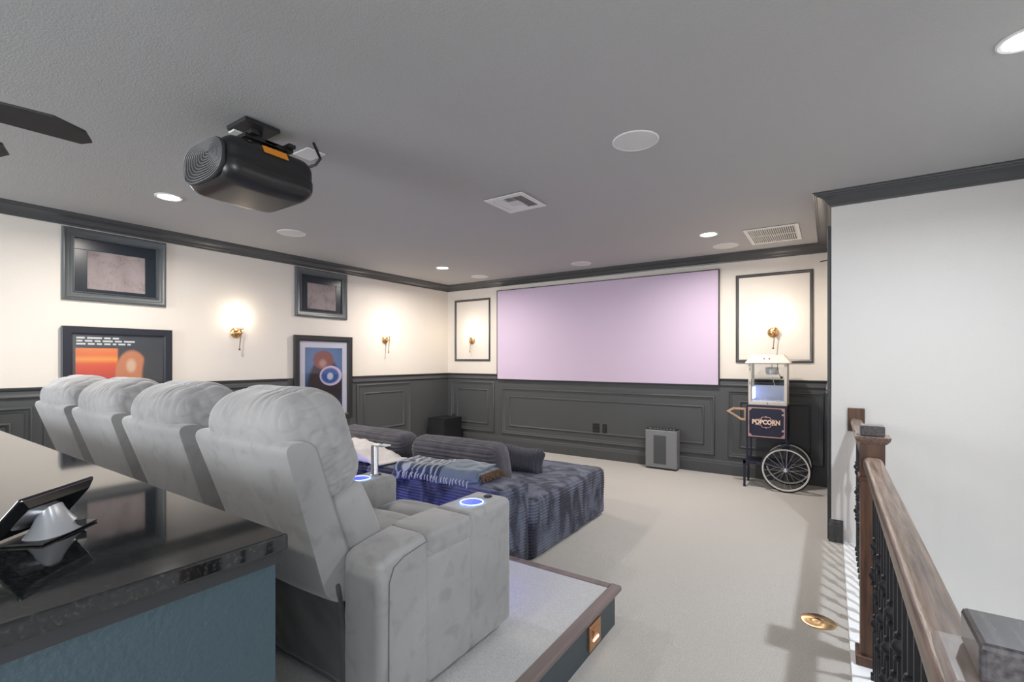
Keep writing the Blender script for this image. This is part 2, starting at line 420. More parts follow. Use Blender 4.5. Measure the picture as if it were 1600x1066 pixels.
panel('L', 4.33, 5.36, .25, 1.05, 'raised wainscot panel moulding right of the blue poster')
panel('W', -5.47, -4.54, .215, 1.04, 'narrow wainscot panel moulding behind the black subwoofer')
panel('W', -4.385, -1.19, .215, .95, 'long wainscot panel moulding below the projection screen')
panel('W', -1.045, -.065, .215, 1.03, 'wainscot panel moulding behind the popcorn cart')
PF = [(0, 0), (0, .014), (.006, .022), (.014, .024), (.020, .016), (.028, .012), (.034, .004), (.034, 0)]
for a0, a1, z0, z1, l in ((-5.385, -4.63, 1.375, 2.413, 'dark picture frame moulding round the sconce left of screen'),
                          (-.955, -.165, 1.365, 2.408, 'dark picture frame moulding round the sconce behind popcorn machine')):
    struct('trim_%d' % pn[0], ring(a0, a1, z0, z1, PF, 'W'), M['trim'], l, 'wall moulding', smooth=True); pn[0] += 1

# ---- shaded windows on the left wall
def wall_window(n, y0, y1, z0, z1, label):
    cas = [(0, 0), (0, .022), (.008, .034), (.016, .034), (.022, .028), (.040, .026), (.050, .020), (.070, .018), (.074, .030), (.080, .030), (.084, -.03)]
    cas = [(i, p if p > 0 else .001) for i, p in cas]
    o = struct('window_%d' % n, ring(y0, y1, z0, z1, cas, 'L'), M['casing'], label, 'window', smooth=True)
    i = .084
    b = MB(); a0, a1, c0, c1 = y0+i, y1-i, z0+i, z1-i
    b.box(XL+.001, XL+.010, a0, a1, c1-.095, c1); b.build('top_board', M['gloss'], o, bevel=.002)
    MB().box(XL+.001, XL+.009, a0, a0+.088, c0, c1-.096).build('side_board', M['gloss'], o, bevel=.002)
    MB().box(XL+.001, XL+.009, a1-.088, a1, c0, c1-.096).build('side_board', M['gloss'], o, bevel=.002)
    MB().box(XL+.001, XL+.009, a0+.088, a1-.088, c0, c0+.028).build('bottom_board', M['gloss'], o, bevel=.002)
    s = MB(); ny, nz = 40, 24; v = []; f = []
    for r in range(nz+1):
        for q in range(ny+1):
            y = a0+.085+(a1-a0-.17)*q/ny; z = c0+.025+(c1-.09-c0-.025)*r/nz
            v.append((XL+.004+.003*math.sin(q*.35+r*.08), y, z))
    for r in range(nz):
        for q in range(ny): k = r*(ny+1)+q; f.append((k, k+1, k+ny+2, k+ny+1))
    s.add(v, f); s.build('woven_shade', M['shade'], o, smooth='all')
wall_window(1, 1.245, 2.022, 1.925, 2.562, 'small high window with grey casing and woven shade over the orange poster')
wall_window(2, 3.405, 4.168, 1.942, 2.562, 'small high window with grey casing and woven shade over the blue poster')

# ================================================================ raised platform
RZ = .198
p = thing('seating_platform', 'low carpeted riser with wooden nosing under the recliner row', 'platform', (-.93, 2.41, 0))
mb = MB().box(XL+.93+.02, -.02, .5-2.41, -.02, 0, RZ-.03)
mb.build('riser_body', M['riser'], p)
MB().box(XL+.93+.02, -.045, .5-2.41, -.045, RZ-.03, RZ-.001).build('carpet_top', M['carpet2'], p)
nz = [(-.05, RZ-.03), (.0, RZ-.03), (.006, RZ-.022), (.006, RZ-.006), (0, RZ+.002), (-.045, RZ+.003), (-.05, RZ-.001)]
MB().prism(nz, .5-2.41, .006, 'y').build('side_nosing', M['nosing'], p)
MB().prism([(y, z) for y, z in nz], XL+.93+.02, -.0505, 'x').build('front_nosing', M['nosing'], p)
sl = thing('step_light', 'square copper step light set in the side of the riser', 'step light', (-.949, 2.115, .085))
MB().box(0, .012, -.062, .062, -.06, .06).build('cover_plate', M['copper'], sl, bevel=.003)
MB().prism([(.010, -.02), (.024, .03), (.012, .035)], -.035, .035, 'y').build('louvre', M['copper'], sl)
MB().box(.0125, .016, -.03, .03, -.024, -.014).build('lamp_slot', mat('step_lamp', (1,.8,.6), .5, emit=(1,.7,.45), estr=1.2), sl)

# ================================================================ recliners
def wr(p, s=1.0, seed=0):
    return noise.noise(Vector((p[0]*s+seed, p[1]*s, p[2]*s)))
def rot_x(P, a, c):
    y, z = P.y-c[0], P.z-c[1]; ca, sa = math.cos(a), math.sin(a)
    return Vector((P.x, c[0]+y*ca-z*sa, c[1]+y*sa+z*ca))
def tilt(cy, cz, a, cx=0):
    ca, sa = math.cos(a), math.sin(a)
    return lambda P: Vector((P.x+cx, cy+P.y*ca-P.z*sa, cz+P.y*sa+P.z*ca))
Y0 = 1.30
def smooth_poly(pts, r=.03, seg=4):
    out = []; n = len(pts)
    for i in range(n):
        a, b, c = Vector(pts[i-1]), Vector(pts[i]), Vector(pts[(i+1) % n])
        d1 = (a-b); d2 = (c-b); rr = min(r, d1.length*.45, d2.length*.45)
        p1 = b+d1.normalized()*rr; p2 = b+d2.normalized()*rr
        for k in range(seg+1):
            t = k/seg; q = p1*(1-t)**2+b*2*t*(1-t)+p2*t*t; out.append((q.x, q.y))
    return out
def make_arm(parent, xc):
    w = .098; y0, y1 = 1.03, 1.785; cy = (y0+y1)/2; cz = .303; hz = .273
    def d(P, n):
        o = .003*wr(P, 7, xc*3+y0)+.0015*wr(P, 25, 2); Y = P.y+cy
        for ys in (1.246, 1.492): o -= .010*math.exp(-((Y-ys)/.0045)**2)
        if 1.25 < Y < 1.49: o -= .010*math.exp(-((P.z+cz-.492)/.007)**2)
        return o
    def xf(P):
        Y = P.y+cy; z = P.z+cz; k = max(0, P.z/hz)
        if Y < 1.25: z -= k*.034*((1.25-Y)/.22)**2
        if 1.25 < Y < 1.49: z -= .03*k**6
        if Y > 1.49: z += .008*k
        return Vector((P.x+xc, Y-Y0, z))
    a = MB().soft((w, (y1-y0)/2, hz), .030, (16, 170, 80), d, xf).build('armrest', M['velvet'], parent, smooth='all')
    def ld(P, n): return .006*(1-(P.x/w)**2)*(1-(P.y/.12)**2) if n.z > .5 else .002*wr(P, 12, 3)
    MB().soft((w+.007, .1225, .040), .020, (20, 26, 12), ld, lambda P: Vector((P.x+xc, P.y+1.369-Y0, P.z+.540))).build('storage_lid', M['velvet'], a, smooth='all')
    sx = xc+w+.001 if xc > 0 else xc-w-.001
    pth = [(sx, y0+.034-Y0, .06), (sx, y0+.034-Y0, .30), (sx, y0+.036-Y0, .47), (sx, y0+.055-Y0, .515), (sx, y0+.10-Y0, .537), (sx, y0+.21-Y0, .553)]
    MB().tube(pth, .0017, 6).build('welt_seam', M['velvet_d'], a, smooth=True)
    MB().lathe([(.047, 0), (.0505, .001), (.0505, .003), (.0485, .0035), (.047, .002)], (xc+.01, 1.605-Y0, .5865), n=32, cap=False).build('cup_rim', M['ledring'], a, smooth=True)
    MB().lathe([(.047, .0), (.047, .003)], (xc+.01, 1.605-Y0, .5855), n=32).build('cup_well', M['ledcup'], a, smooth=True)
    MB().lathe([(.019, 0), (.019, .003), (.015, .005), (.013, .003)], (xc+.015, 1.715-Y0, .586), n=20).build('control_button', M['iron'], a, smooth=True)
    return a
def make_recliner(label):
    t = thing('recliner', label, 'recliner', (-1.665, Y0, RZ), group='row of grey velvet theater recliners')
    # outer back shell
    poly = smooth_poly([(.975-Y0, .40), (.800-Y0, .945), (.905-Y0, .945), (1.085-Y0, .48), (1.12-Y0, .36), (1.03-Y0, .36)], .045, 5)
    ys = [p_[0] for p_ in poly]; cy = sum(ys)/len(ys)
    m = MB(); hx = .30; k = len(poly); rings = []
    xs = [(-hx, .955), (-hx+.006, .985), (-hx+.018, 1.0)] + [(-hx+.018+(2*hx-.036)*i/10, 1.0) for i in range(1, 10)] + [(hx-.018, 1.0), (hx-.006, .985), (hx, .955)]
    czz = .67; v = []; f = []
    for x, s_ in xs:
        for (y, z) in poly:
            bow = -.012*(1-(x/hx)**2)*(1 if y < cy-.0+(.67-z)*.32 else 0)
            # keep the side edge soft by pulling the ring inwards
            ins = (1-s_)*.32
            yy = y; zz = z
            ctr_y = .92-Y0+(.67-z)*.33
            yy += (ctr_y-y)*ins*4; zz += (czz-z)*ins*.5
            tp = 1-.13*max(0, min(1, (.66-z)/.18))
            v.append((x*tp, yy+bow, zz))
    n_ = len(xs)
    for i in range(n_-1):
        for j in range(k): f.append((i*k+j, i*k+(j+1) % k, (i+1)*k+(j+1) % k, (i+1)*k+j))
    f.append(tuple(range(k-1, -1, -1))[::-1]); f.append(tuple((n_-1)*k+j for j in range(k))[::-1])
    m.add(v, f); m.build('back_shell', M['velvet'], t, smooth=True)
    # lower rear cloth flap
    def fd(P, n): return .006*wr(P, 5, 3)+.004*(1-abs(wr((P.x*7+P.z*6, P.z*4, 0), 1, 6)))**2
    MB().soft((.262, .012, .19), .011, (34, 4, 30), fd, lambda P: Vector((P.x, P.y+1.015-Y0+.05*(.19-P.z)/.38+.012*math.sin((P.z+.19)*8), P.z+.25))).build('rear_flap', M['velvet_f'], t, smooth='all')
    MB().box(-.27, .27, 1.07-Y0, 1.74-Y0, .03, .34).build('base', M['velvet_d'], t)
    MB().box(-.25, .25, 1.10-Y0, 1.70-Y0, .0, .03).build('foot_frame', M['blackm'], t)
    # head pillow
    def ridge(x): return (1-abs(x))**3
    def hd(P, n):
        ex, ez = abs(P.x)/.295, P.z/.205
        d = .018*(1-ex*ex)*(1-abs(ez)**2)
        top = min(1, max(0, ez-.25)*1.9)*(1 if ez > 0 else 0)
        g1 = ridge(noise.noise(Vector((P.x*34+P.z*9, P.z*3.2+5, P.y*4)))*2.0)
        g2 = ridge(noise.noise(Vector((P.x*5+9, P.z*42+P.x*8, P.y*10)))*2.0)
        d -= .0065*top*g1*(.3+.7*max(0, min(1, (P.x+.05)*6)))*(1-.6*max(0, ex-.7)/.3)
        d -= .0055*max(0, min(1, (ex-.74)*4))*g2*(1 if n.y > -.2 else .15)
        g3 = ridge(noise.noise(Vector((P.x*9+P.z*16, P.z*9-P.x*7, 2)))*1.7)
        d -= .0022*g3
        if n.y < 0: d -= .006*math.exp(-((ex-.93)/.02)**2)
        d -= .004*math.exp(-((P.y-.01)/.006)**2)*(1 if ex > .8 or ez > .6 else 0)
        return d
    def hxf(P):
        s_ = 1-.16*max(0, P.z/.215)**3
        return tilt(.972-Y0, .905, .27)(Vector((P.x*s_, P.y+.02*max(0, -P.z/.2), P.z)))
    MB().soft((.283, .132, .195), .104, (120, 40, 84), hd, hxf).build('head_pillow', M['velvet'], t, smooth='all')
    # piping seam around the front of the pillow
    def bk(P, n): return .02*(1-(P.x/.28)**2)*(1-(P.z/.18)**2)+.004*wr(P, 8, 4)
    MB().soft((.272, .080, .19), .05, (24, 12, 24), bk, tilt(1.125-Y0, .575, .40)).build('lumbar_cushion', M['velvet'], t, smooth='all')
    MB().tube([tilt(1.125-Y0, .575, .40)(Vector((sx*.17, .093, z_))) for sx, z_ in ((1, .13), (1, .05), (1, -.05), (1, -.15))], .002, 6).build('lumbar_seam', M['piping'], t)
    def st(P, n): return (.016*(1-(P.x/.26)**2)*(1-(P.y/.26)**2) if n.z > .3 else 0)+.004*wr(P, 8, 7)
    MB().soft((.263, .20, .085), .05, (22, 18, 10), st, lambda P: P+Vector((0, 1.40-Y0, .385))).build('seat_cushion', M['velvet'], t, smooth='all')
    MB().soft((.263, .105, .19), .06, (22, 12, 18), st, lambda P: P+Vector((0, 1.69-Y0, .275))).build('footrest', M['velvet'], t, smooth='all')
    MB().box(-.24, .24, 1.735-Y0, 1.75-Y0, .035, .052).build('light_strip', M['led'], t)
    a = make_arm(t, .3675)
    return t, a
labs = ['nearest grey velvet recliner with its whole side armrest in view', 'second nearest grey velvet recliner, next to the closest one',
        'third nearest grey velvet recliner, in front of the orange poster right edge', 'farthest grey velvet recliner, at the left end of the row']
r0, arm0 = make_recliner(labs[0])
for i in range(1, 4):
    rr = dup(r0, (-1.665-.735*i, Y0, RZ), labs[i])
    if i == 3: make_arm(rr, -.3675)
for i in range(4):   # the LED strips under the seats throw blue light forward
    area('recliner_glow', (-1.665-.735*i, 1.80, RZ+.10), (math.radians(75), 0, 0), .45, 1.1, (.01, .05, 1), .04, 'RECTANGLE')
# chrome swivel post on the second armrest
q = thing('tray_post', 'chrome tray post glowing blue on the armrest between recliners', 'holder', (-2.025, 1.70, RZ+.584))
MB().lathe([(.026, 0), (.026, .004), (.020, .008), (.019, .01), (.019, .155), (.017, .16)], n=24).build('post', M['chrome'], q, smooth=True)
MB().box(-.012, .075, -.014, .014, .158, .166).build('bracket', M['chrome'], q, bevel=.003)
MB().box(.05, .105, -.02, .02, .164, .172).build('tray_clip', M['white'], q, bevel=.003)

# ================================================================ bar counter
b = thing('bar_counter', 'black granite topped bar counter with textured teal end panel', 'counter', (-.85, .51, 0))
MB().box(XL+.85+.02, 0, -1.9, .0, 1.042, 1.072).build('countertop', M['granite'], b, bevel=.004)
MB().box(XL+.85+.04, -.012, -1.88, -.006, 1.018, 1.042).build('underlayment', M['blackm'], b)
MB().box(XL+.85+.04, -.028, -1.85, -.010, 0, 1.018).build('base_panel', M['teal'], b)
# ---- tablet on stand
tb = thing('tablet', 'black touch tablet on a silver stand on the granite counter', 'tablet', (-1.15, .26, 1.073))
A = Vector((-1.15, .207, 1.157)); Bv = Vector((-1.262, .334, 1.157)); dn = Vector((-.050, -.040, -.075))
A = A-Vector((-1.15, .26, 1.073)); Bv = Bv-Vector((-1.15, .26, 1.073))
def slab_pts(a, bb, d, th, inset=0):
    u = (bb-a).normalized(); n = u.cross(d).normalized()
    a = a+u*inset+d*(inset/d.length); bb = bb-u*inset+d*(inset/d.length); d = d*(1-2*inset/d.length)
    return [a, bb, bb+d, a+d], n
P0, n = slab_pts(A, Bv, dn, 0); P1, _ = slab_pts(A, Bv, dn, 0, .014)
if n.z < 0: n = -n
v = [q_+n*.006 for q_ in P0]+[q_ for q_ in P0]+[q_-n*.012 for q_ in P1]
f = [(0,1,2,3), (0,4,5,1), (1,5,6,2), (2,6,7,3), (3,7,4,0), (4,8,9,5), (5,9,10,6), (6,10,11,7), (7,11,8,4), (11,10,9,8)]
MB().add([tuple(q_) for q_ in v], f).build('tablet_body', mat('piano_black', (.006,.006,.007), .08, coat=.5), tb, bevel=.002)
P2, _ = slab_pts(A, Bv, dn, 0, .005)
MB().add([tuple(q_+n*.0065) for q_ in P2], [(0,1,2,3)]).build('touchscreen', M['mirror'], tb)
# flaring stand foot
u = (Bv-A).normalized(); side = Vector((u.y, -u.x, 0))
if side.x < 0: side = -side
v = []; nseg = 10; ctr = (A+Bv)/2+dn*.35
for i in range(nseg+1):
    t = i/nseg; z = .004+t*.066
    hw = .020+.032*(1-t)**2.2; th_ = .010+.022*(1-t)**2.0
    c0_ = Vector((ctr.x, ctr.y, 0))+side*(.012*(1-t))
    for k in range(20):
        a_ = 2*PI*k/20; cx_, sx_ = math.cos(a_), math.sin(a_)
        e = 2.8; r_ = 1/((abs(cx_)**e+abs(sx_)**e)**(1/e))
        q_ = c0_+u*cx_*hw*r_+side*sx_*th_*r_; v.append((q_.x, q_.y, z))
f = [(i*20+k, i*20+(k+1) % 20, (i+1)*20+(k+1) % 20, (i+1)*20+k) for i in range(nseg) for k in range(20)]
f += [tuple(range(19, -1, -1)), tuple(nseg*20+k for k in range(20))]
MB().add(v, f).build('stand', M['silver'], tb, smooth=True)
v2 = []
for z in (0, .004):
    for s1, s2 in ((-1, -1), (1, -1), (1, 1), (-1, 1)):
        q_ = Vector((ctr.x, ctr.y, z))+u*s1*.066+side*(s2*.036+.004); v2.append(tuple(q_))
MB().add(v2, [(3,2,1,0), (4,5,6,7), (0,1,5,4), (1,2,6,5), (2,3,7,6), (3,0,4,7)]).build('base_plate', M['black'], tb, bevel=.001)
q_ = Vector((ctr.x, ctr.y, .013))+u*.026+side*.036
MB().box(q_.x-.010, q_.x+.010, q_.y-.007, q_.y+.007, .006, .018).build('cable_port', M['blackm'], tb)

# ================================================================ corduroy pit sofa
so = thing('pit_sofa', 'large dark corduroy pit sofa in front of the recliners', 'sofa', (-3.0, 3.3, 0))
RP = .021
def ribs(P, n, ax=(0,0,1), amp=.0035, w=1):
    ph = P.x*ax[0]+P.y*ax[1]+P.z*ax[2]
    return amp*abs(math.sin(PI*ph/RP))*w
def seat_d(P, n):
    w = 1-abs(n.z)**2
    d = ribs(P, n, (0,0,1), .012)*w
    d += .010*wr(P, 3.2, 1)*abs(n.z)+.006*wr(P, 7, 4)+.004*wr(P, 28, 9)*abs(n.z)
    return d
def module(x0, x1, y0, y1, z1, name, n, r=.05):
    h = ((x1-x0)/2, (y1-y0)/2, z1/2); c = Vector(((x0+x1)/2+3.0, (y0+y1)/2-3.3, z1/2))
    def d(P, nn): return seat_d(P+c*3.1, nn) if False else seat_d(P, nn)
    return MB().soft(h, r, n, d, lambda P: P+c).build(name, M['plush'], so, smooth='all')
module(-2.62, -1.715, 2.80, 4.07, .425, 'ottoman_seat', (60, 90, 110))
module(-3.55, -2.63, 2.80, 4.07, .42, 'middle_seat', (60, 60, 60))
module(-4.5, -3.56, 2.80, 4.07, .42, 'left_seat', (60, 60, 60))
module(-3.05, -1.735, 2.47, 2.80, .572, 'back_frame', (90, 24, 150), .045)
module(-4.5, -3.06, 2.47, 2.80, .565, 'back_frame_left', (90, 24, 130), .045)
def rib_cushion(name, label, size, loc, rot, group, axis='len', m=M['plush2'], amp=.012, pinch=.0, n=(60, 36, 46)):
    h = Vector(size)/2; r = min(h)*.78
    def d(P, nn):
        if axis == 'len': ph = (P.z if abs(nn.y) > abs(nn.z) else -P.y*1.0+h.z)
        else: ph = P.x
        w = 1-abs(nn.x)**2 if axis == 'len' else 1
        return amp*abs(math.sin(PI*ph/(RP*1.25)))*w+.005*wr(P, 7, loc[0])+.001*wr(P, 30, 2)
    def xf(P):
        q = Vector(P)
        if pinch:
            e = (abs(P.x)/h.x)**2*(abs(P.z)/h.z)**2; q.x *= 1+pinch*e; q.z *= 1+pinch*e; q.y *= 1-.55*max((abs(P.x)/h.x)**3, (abs(P.z)/h.z)**3)
        return q
    o = MB().soft(tuple(h), r, n, d, xf).build(name, m, smooth='all')
    o.location = loc; o.rotation_euler = rot
    return tag(o, label, 'cushion', group)
G = 'loose corduroy cushions on the pit sofa'
rib_cushion('bolster_cushion', 'long grey corduroy back cushion behind the folded blue blanket', (.90, .22, .34), (-2.485, 2.945, .585), (math.radians(14), 0, math.radians(1)), G)
rib_cushion('bolster_cushion', 'long grey corduroy back cushion behind the cream throw', (.92, .22, .34), (-3.46, 2.955, .588), (math.radians(14), 0, math.radians(-2)), G)
rib_cushion('scatter_cushion', 'small dark vertical-ribbed cushion sitting on the ottoman seat', (.34, .12, .20), (-2.25, 3.52, .515), (math.radians(-16), math.radians(4), math.radians(12)), G, axis='x', m=M['plushd'], pinch=.16)
rib_cushion('scatter_cushion', 'dark cushion half hidden behind the long corduroy back cushion', (.40, .15, .20), (-2.72, 3.62, .50), (math.radians(-45), 0, math.radians(10)), G, axis='x', m=M['plush'], pinch=.1)
# blankets
def folded(P_c, size, wob, layers, rz):
    m = MB(); hx, hy = size[0]/2, size[1]/2
    for L_ in range(layers):
        th = .016; z = L_*.017+.008
        ox, oy = random.uniform(-.02, .02), random.uniform(-.012, .012)
        def d(P, n): return 0
        def xf(P, z=z, ox=ox, oy=oy, L_=L_):
            dz = wob*wr((P.x*4, P.y*6, L_*.4), 1, 3)+.4*wob*wr((P.x*14, P.y*18, L_), 1, 8)
            droop = -.9*max(0, -(P.y)-hy*.55)**1.5*4
            return Vector((P.x+ox, P.y+oy, P.z+z+dz+droop))
        m.soft((hx-.01*L_, hy, th/2), .0078, (40, 22, 4), d, xf)
    return m
def blanket_mat():
    m = mat('blue_blanket', (.22,.27,.36), .9, sheen=.5, bump=.3, bscale=120)
    nt = m.node_tree; N = nt.nodes; L = nt.links; b_ = N['Principled BSDF']
    tc = N.new('ShaderNodeTexCoord'); w = N.new('ShaderNodeTexWave'); w.inputs['Scale'].default_value = 5; w.inputs['Distortion'].default_value = 9; w.inputs['Detail'].default_value = 1
    w.inputs['Detail Scale'].default_value = 1.2
    cr = N.new('ShaderNodeValToRGB'); cr.color_ramp.interpolation = 'CONSTANT'
    cr.color_ramp.elements[0].color = (.020,.032,.060,1); cr.color_ramp.elements[1].position = .62; cr.color_ramp.elements[1].color = (.105,.135,.18,1)
    e = cr.color_ramp.elements.new(.9); e.color = (.33,.36,.42,1)
    sx = N.new('ShaderNodeSeparateXYZ'); lt = N.new('ShaderNodeMath'); lt.operation = 'GREATER_THAN'; lt.inputs[1].default_value = .05
    mx = N.new('ShaderNodeMixRGB'); mx.inputs[2].default_value = (.125,.16,.21,1)
    L.new(tc.outputs['Object'], w.inputs['Vector']); L.new(w.outputs['Fac'], cr.inputs[0]); L.new(tc.outputs['Object'], sx.inputs[0])
    L.new(sx.outputs['X'], lt.inputs[0]); L.new(lt.outputs[0], mx.inputs[0]); L.new(cr.outputs[0], mx.inputs[1]); L.new(mx.outputs[0], b_.inputs['Base Color'])
    return m
bl_ = thing('folded_blanket', 'folded blue and white patterned blanket on the sofa back', 'blanket', (-2.33, 2.60, .580), math.radians(3), 'blankets on the sofa back')
folded(None, (.80, .27), .030, 4, 0).build('folds', blanket_mat(), bl_, smooth='all')
m = MB()
for i in range(22):
    x = -.30+.60*i/21+random.uniform(-.006, .006); l = random.uniform(.02, .038)
    m.tube([(x, -.135, .004), (x+random.uniform(-.006, .006), -.148, -.004), (x+random.uniform(-.01, .01), -.152, -.004-l)], .0028, 5)
m.build('white_fringe', M['fleece'], bl_)['kind'] = 'stuff'
m = MB()
for i in range(26):
    y = -.12+.24*i/25+random.uniform(-.005, .005)
    m.tube([(.385, y, .045), (.41, y+random.uniform(-.01, .01), .035), (.425+random.uniform(-.01, .01), y+random.uniform(-.015, .015), .006)], .006, 5)
m.build('brown_fringe', M['rust'], bl_)['kind'] = 'stuff'
th_ = thing('fleece_throw', 'cream fleece throw heaped on the left of the sofa back', 'blanket', (-3.33, 2.61, .578), 0, 'blankets on the sofa back')
def tdf(P, n): return .012*wr(P, 6, 3)+.006*wr(P, 18, 5)+.004*math.sin(P.x*60+P.y*40+4*wr(P, 5))
def txf(P):
    q = Vector(P); q.z += .040+.05*math.exp(-((P.x+.10)/.32)**2)*(1 if P.z > 0 else 0); q.z *= max(.25, min(1.0, (.46-P.x)/.28)); return q
MB().soft((.46, .145, .035), .03, (60, 30, 10), tdf, txf).build('throw_folds', M['fleece'], th_, smooth='all')

# ================================================================ projection screen, wall fittings
sc = thing('projection_screen', 'wide blank lavender projection screen on the far wall', 'screen', (-2.8, YW, 1.8))
x0, x1, z0_, z1_ = -4.465, -1.133, 1.079, 2.507
MB().box(x0+2.8+.012, x1+2.8-.012, -.050, -.012, z0_-1.8+.012, z1_-1.8-.012).build('screen_surface', M['screen'], sc)
m = MB()
X0, X1, Z0, Z1 = x0+2.8, x1+2.8, z0_-1.8, z1_-1.8
m.box(X0, X1, -.052, -.001, Z0, Z0+.012); m.box(X0, X1, -.052, -.001, Z1-.012, Z1); m.box(X0, X0+.012, -.052, -.001, Z0+.012, Z1-.012); m.box(X1-.012, X1, -.052, -.001, Z0+.012, Z1-.012)
m.build('thin_frame', M['blackframe'], sc)

def sconce(loc, rz, label):
    t = thing('wall_sconce', label, 'wall sconce', loc, rz, 'brass wall sconces')     # local: wall at y=0, room towards -y
    MB().lathe([(.060, 0), (.060, -.006), (.054, -.016), (.036, -.028), (.012, -.034)], axis='y', n=32).build('backplate', M['brass'], t, smooth=True)
    m = MB().tube([(0, -.03, 0), (.012, -.052, 0), (.022, -.07, .002)], .011, 10); m.ball((.022, -.072, 0), .017, 8); m.build('arm', M['brass'], t, smooth=True)
    m = MB().tube([(.024, -.072, .045), (.018, -.072, -.05), (.008, -.072, -.175)], [.006, .005, .004], 8); m.ball((.007, -.072, -.185), .011, 8)
    m.build('stem', mat('aged_brass', (.25,.14,.07), .35, metal=1) if 'aged_brass' not in bpy.data.materials else bpy.data.materials['aged_brass'], t, smooth=True)
    MB().lathe([(.030, .040), (.032, .044), (.030, .047), (.012, .050), (.012, .062), (.010, .064)], (.024, -.072, 0), n=24).build('drip_pan', M['brass'], t, smooth=True)
    MB().lathe([(.012, .064), (.020, .072), (.024, .100), (.022, .135), (.014, .152), (.004, .158)], (.024, -.072, 0), n=24).build('lamp_shade', M['bulb'], t, smooth=True)
    d = bpy.data.lights.new('sconce_light', 'POINT'); d.energy = SCONCE_W; d.color = WARM; d.shadow_soft_size = .03
    o = bpy.data.objects.new('sconce_light', d); C.objects.link(o); o.parent = t; o.location = (.024, -.10, .19)
    return t
s1 = sconce((XL, 2.700, 1.700), PI/2, 'brass wall sconce on left wall between the two posters')
dup_l = [((XL, 4.85, 1.695), PI/2, 'brass wall sconce on left wall right of the blue poster'), ((-5.01, YW, 1.715), 0, 'brass wall sconce inside the narrow frame left of screen'),
         ((-.56, YW, 1.715), 0, 'brass wall sconce above the popcorn machine')]
for loc, rz, l in dup_l:
    o = dup(s1, loc, l); o.rotation_euler = (0, 0, rz)

# ---- posters (plain stand-ins of the same colours)
def print_mat(name, kind):
    m = bpy.data.materials.new(name); m.use_nodes = True; nt = m.node_tree; N = nt.nodes; L = nt.links; b_ = N['Principled BSDF']
    b_.inputs['Roughness'].default_value = .35
    tc = N.new('ShaderNodeTexCoord'); sp = N.new('ShaderNodeSeparateXYZ'); L.new(tc.outputs['Generated'], sp.inputs[0])
    def ma(op, a, b2=None, clamp=False):
        x = N.new('ShaderNodeMath'); x.operation = op; x.use_clamp = clamp
        for i, q in enumerate((a, b2)):
            if q is None: continue
            if isinstance(q, (int, float)): x.inputs[i].default_value = q
            else: L.new(q, x.inputs[i])
        return x.outputs[0]
    def soft_step(x, e, w): return ma('MULTIPLY', ma('SUBTRACT', x, e), 1/w, True)
    def mix(f, a, b2):
        x = N.new('ShaderNodeMixRGB')
        for i, q in enumerate((f, a, b2)):
            if isinstance(q, tuple): x.inputs[i].default_value = (*q, 1)
            else: L.new(q, x.inputs[i])
        return x.outputs[0]
    Y, Z = sp.outputs['Y'], sp.outputs['Z']
    def blob(cy, cz, ry, rz, w):
        a = ma('POWER', ma('MULTIPLY', ma('SUBTRACT', Y, cy), 1/ry), 2); c_ = ma('POWER', ma('MULTIPLY', ma('SUBTRACT', Z, cz), 1/rz), 2)
        return ma('MULTIPLY', ma('SUBTRACT', 1, ma('ADD', a, c_)), 1/w, True)
    if kind == 1:
        cr = N.new('ShaderNodeValToRGB'); L.new(Z, cr.inputs[0]); E = cr.color_ramp.elements
        E[0].position = 0; E[0].color = (.30,.02,.015,1); E[1].position = .90; E[1].color = (.85,.26,.06,1)
        for p_, c_ in ((.62, (.62,.05,.03,1)), (.74, (.80,.10,.03,1)), (.78, (.92,.36,.06,1)), (.82, (.85,.17,.04,1))):
            e = E.new(p_); e.color = c_
        m1 = ma('MULTIPLY', soft_step(Y, .03, .004), ma('SUBTRACT', 1, soft_step(Y, .46, .02)))
        m1 = ma('MULTIPLY', m1, ma('SUBTRACT', 1, soft_step(Z, .88, .004)))
        c = mix(m1, (.045,.048,.062), cr.outputs[0])
        c = mix(blob(.63, .64, .20, .24, .25), c, (.62,.22,.10))
        c = mix(blob(.62, .72, .07, .08, .8), c, (.75,.48,.34))
        c = mix(blob(.93, .62, .20, .34, .3), c, (.05,.047,.055))
    else:
        no = N.new('ShaderNodeTexNoise'); no.inputs['Scale'].default_value = 6
        L.new(tc.outputs['Generated'], no.inputs['Vector'])
        c = mix(blob(.5, .75, .8, .45, 1.0), (.02,.05,.15), (.10,.22,.42))
        c = mix(blob(.52, .35, .50, .52, .25), c, (.035,.022,.028))
        c = mix(blob(.48, .80, .30, .165, .25), c, (.24,.075,.05))
        c = mix(blob(.46, .745, .13, .085, 1.0), c, (.50,.27,.23))
        c = mix(blob(.68, .54, .31, .165, .05), c, (.62,.52,.72))
        c = mix(blob(.66, .54, .27, .142, .35), c, (.04,.10,.32))
        c = mix(blob(.66, .53, .10, .07, .6), c, (.55,.58,.68))
    L.new(c, b_.inputs['Base Color'])
    return m
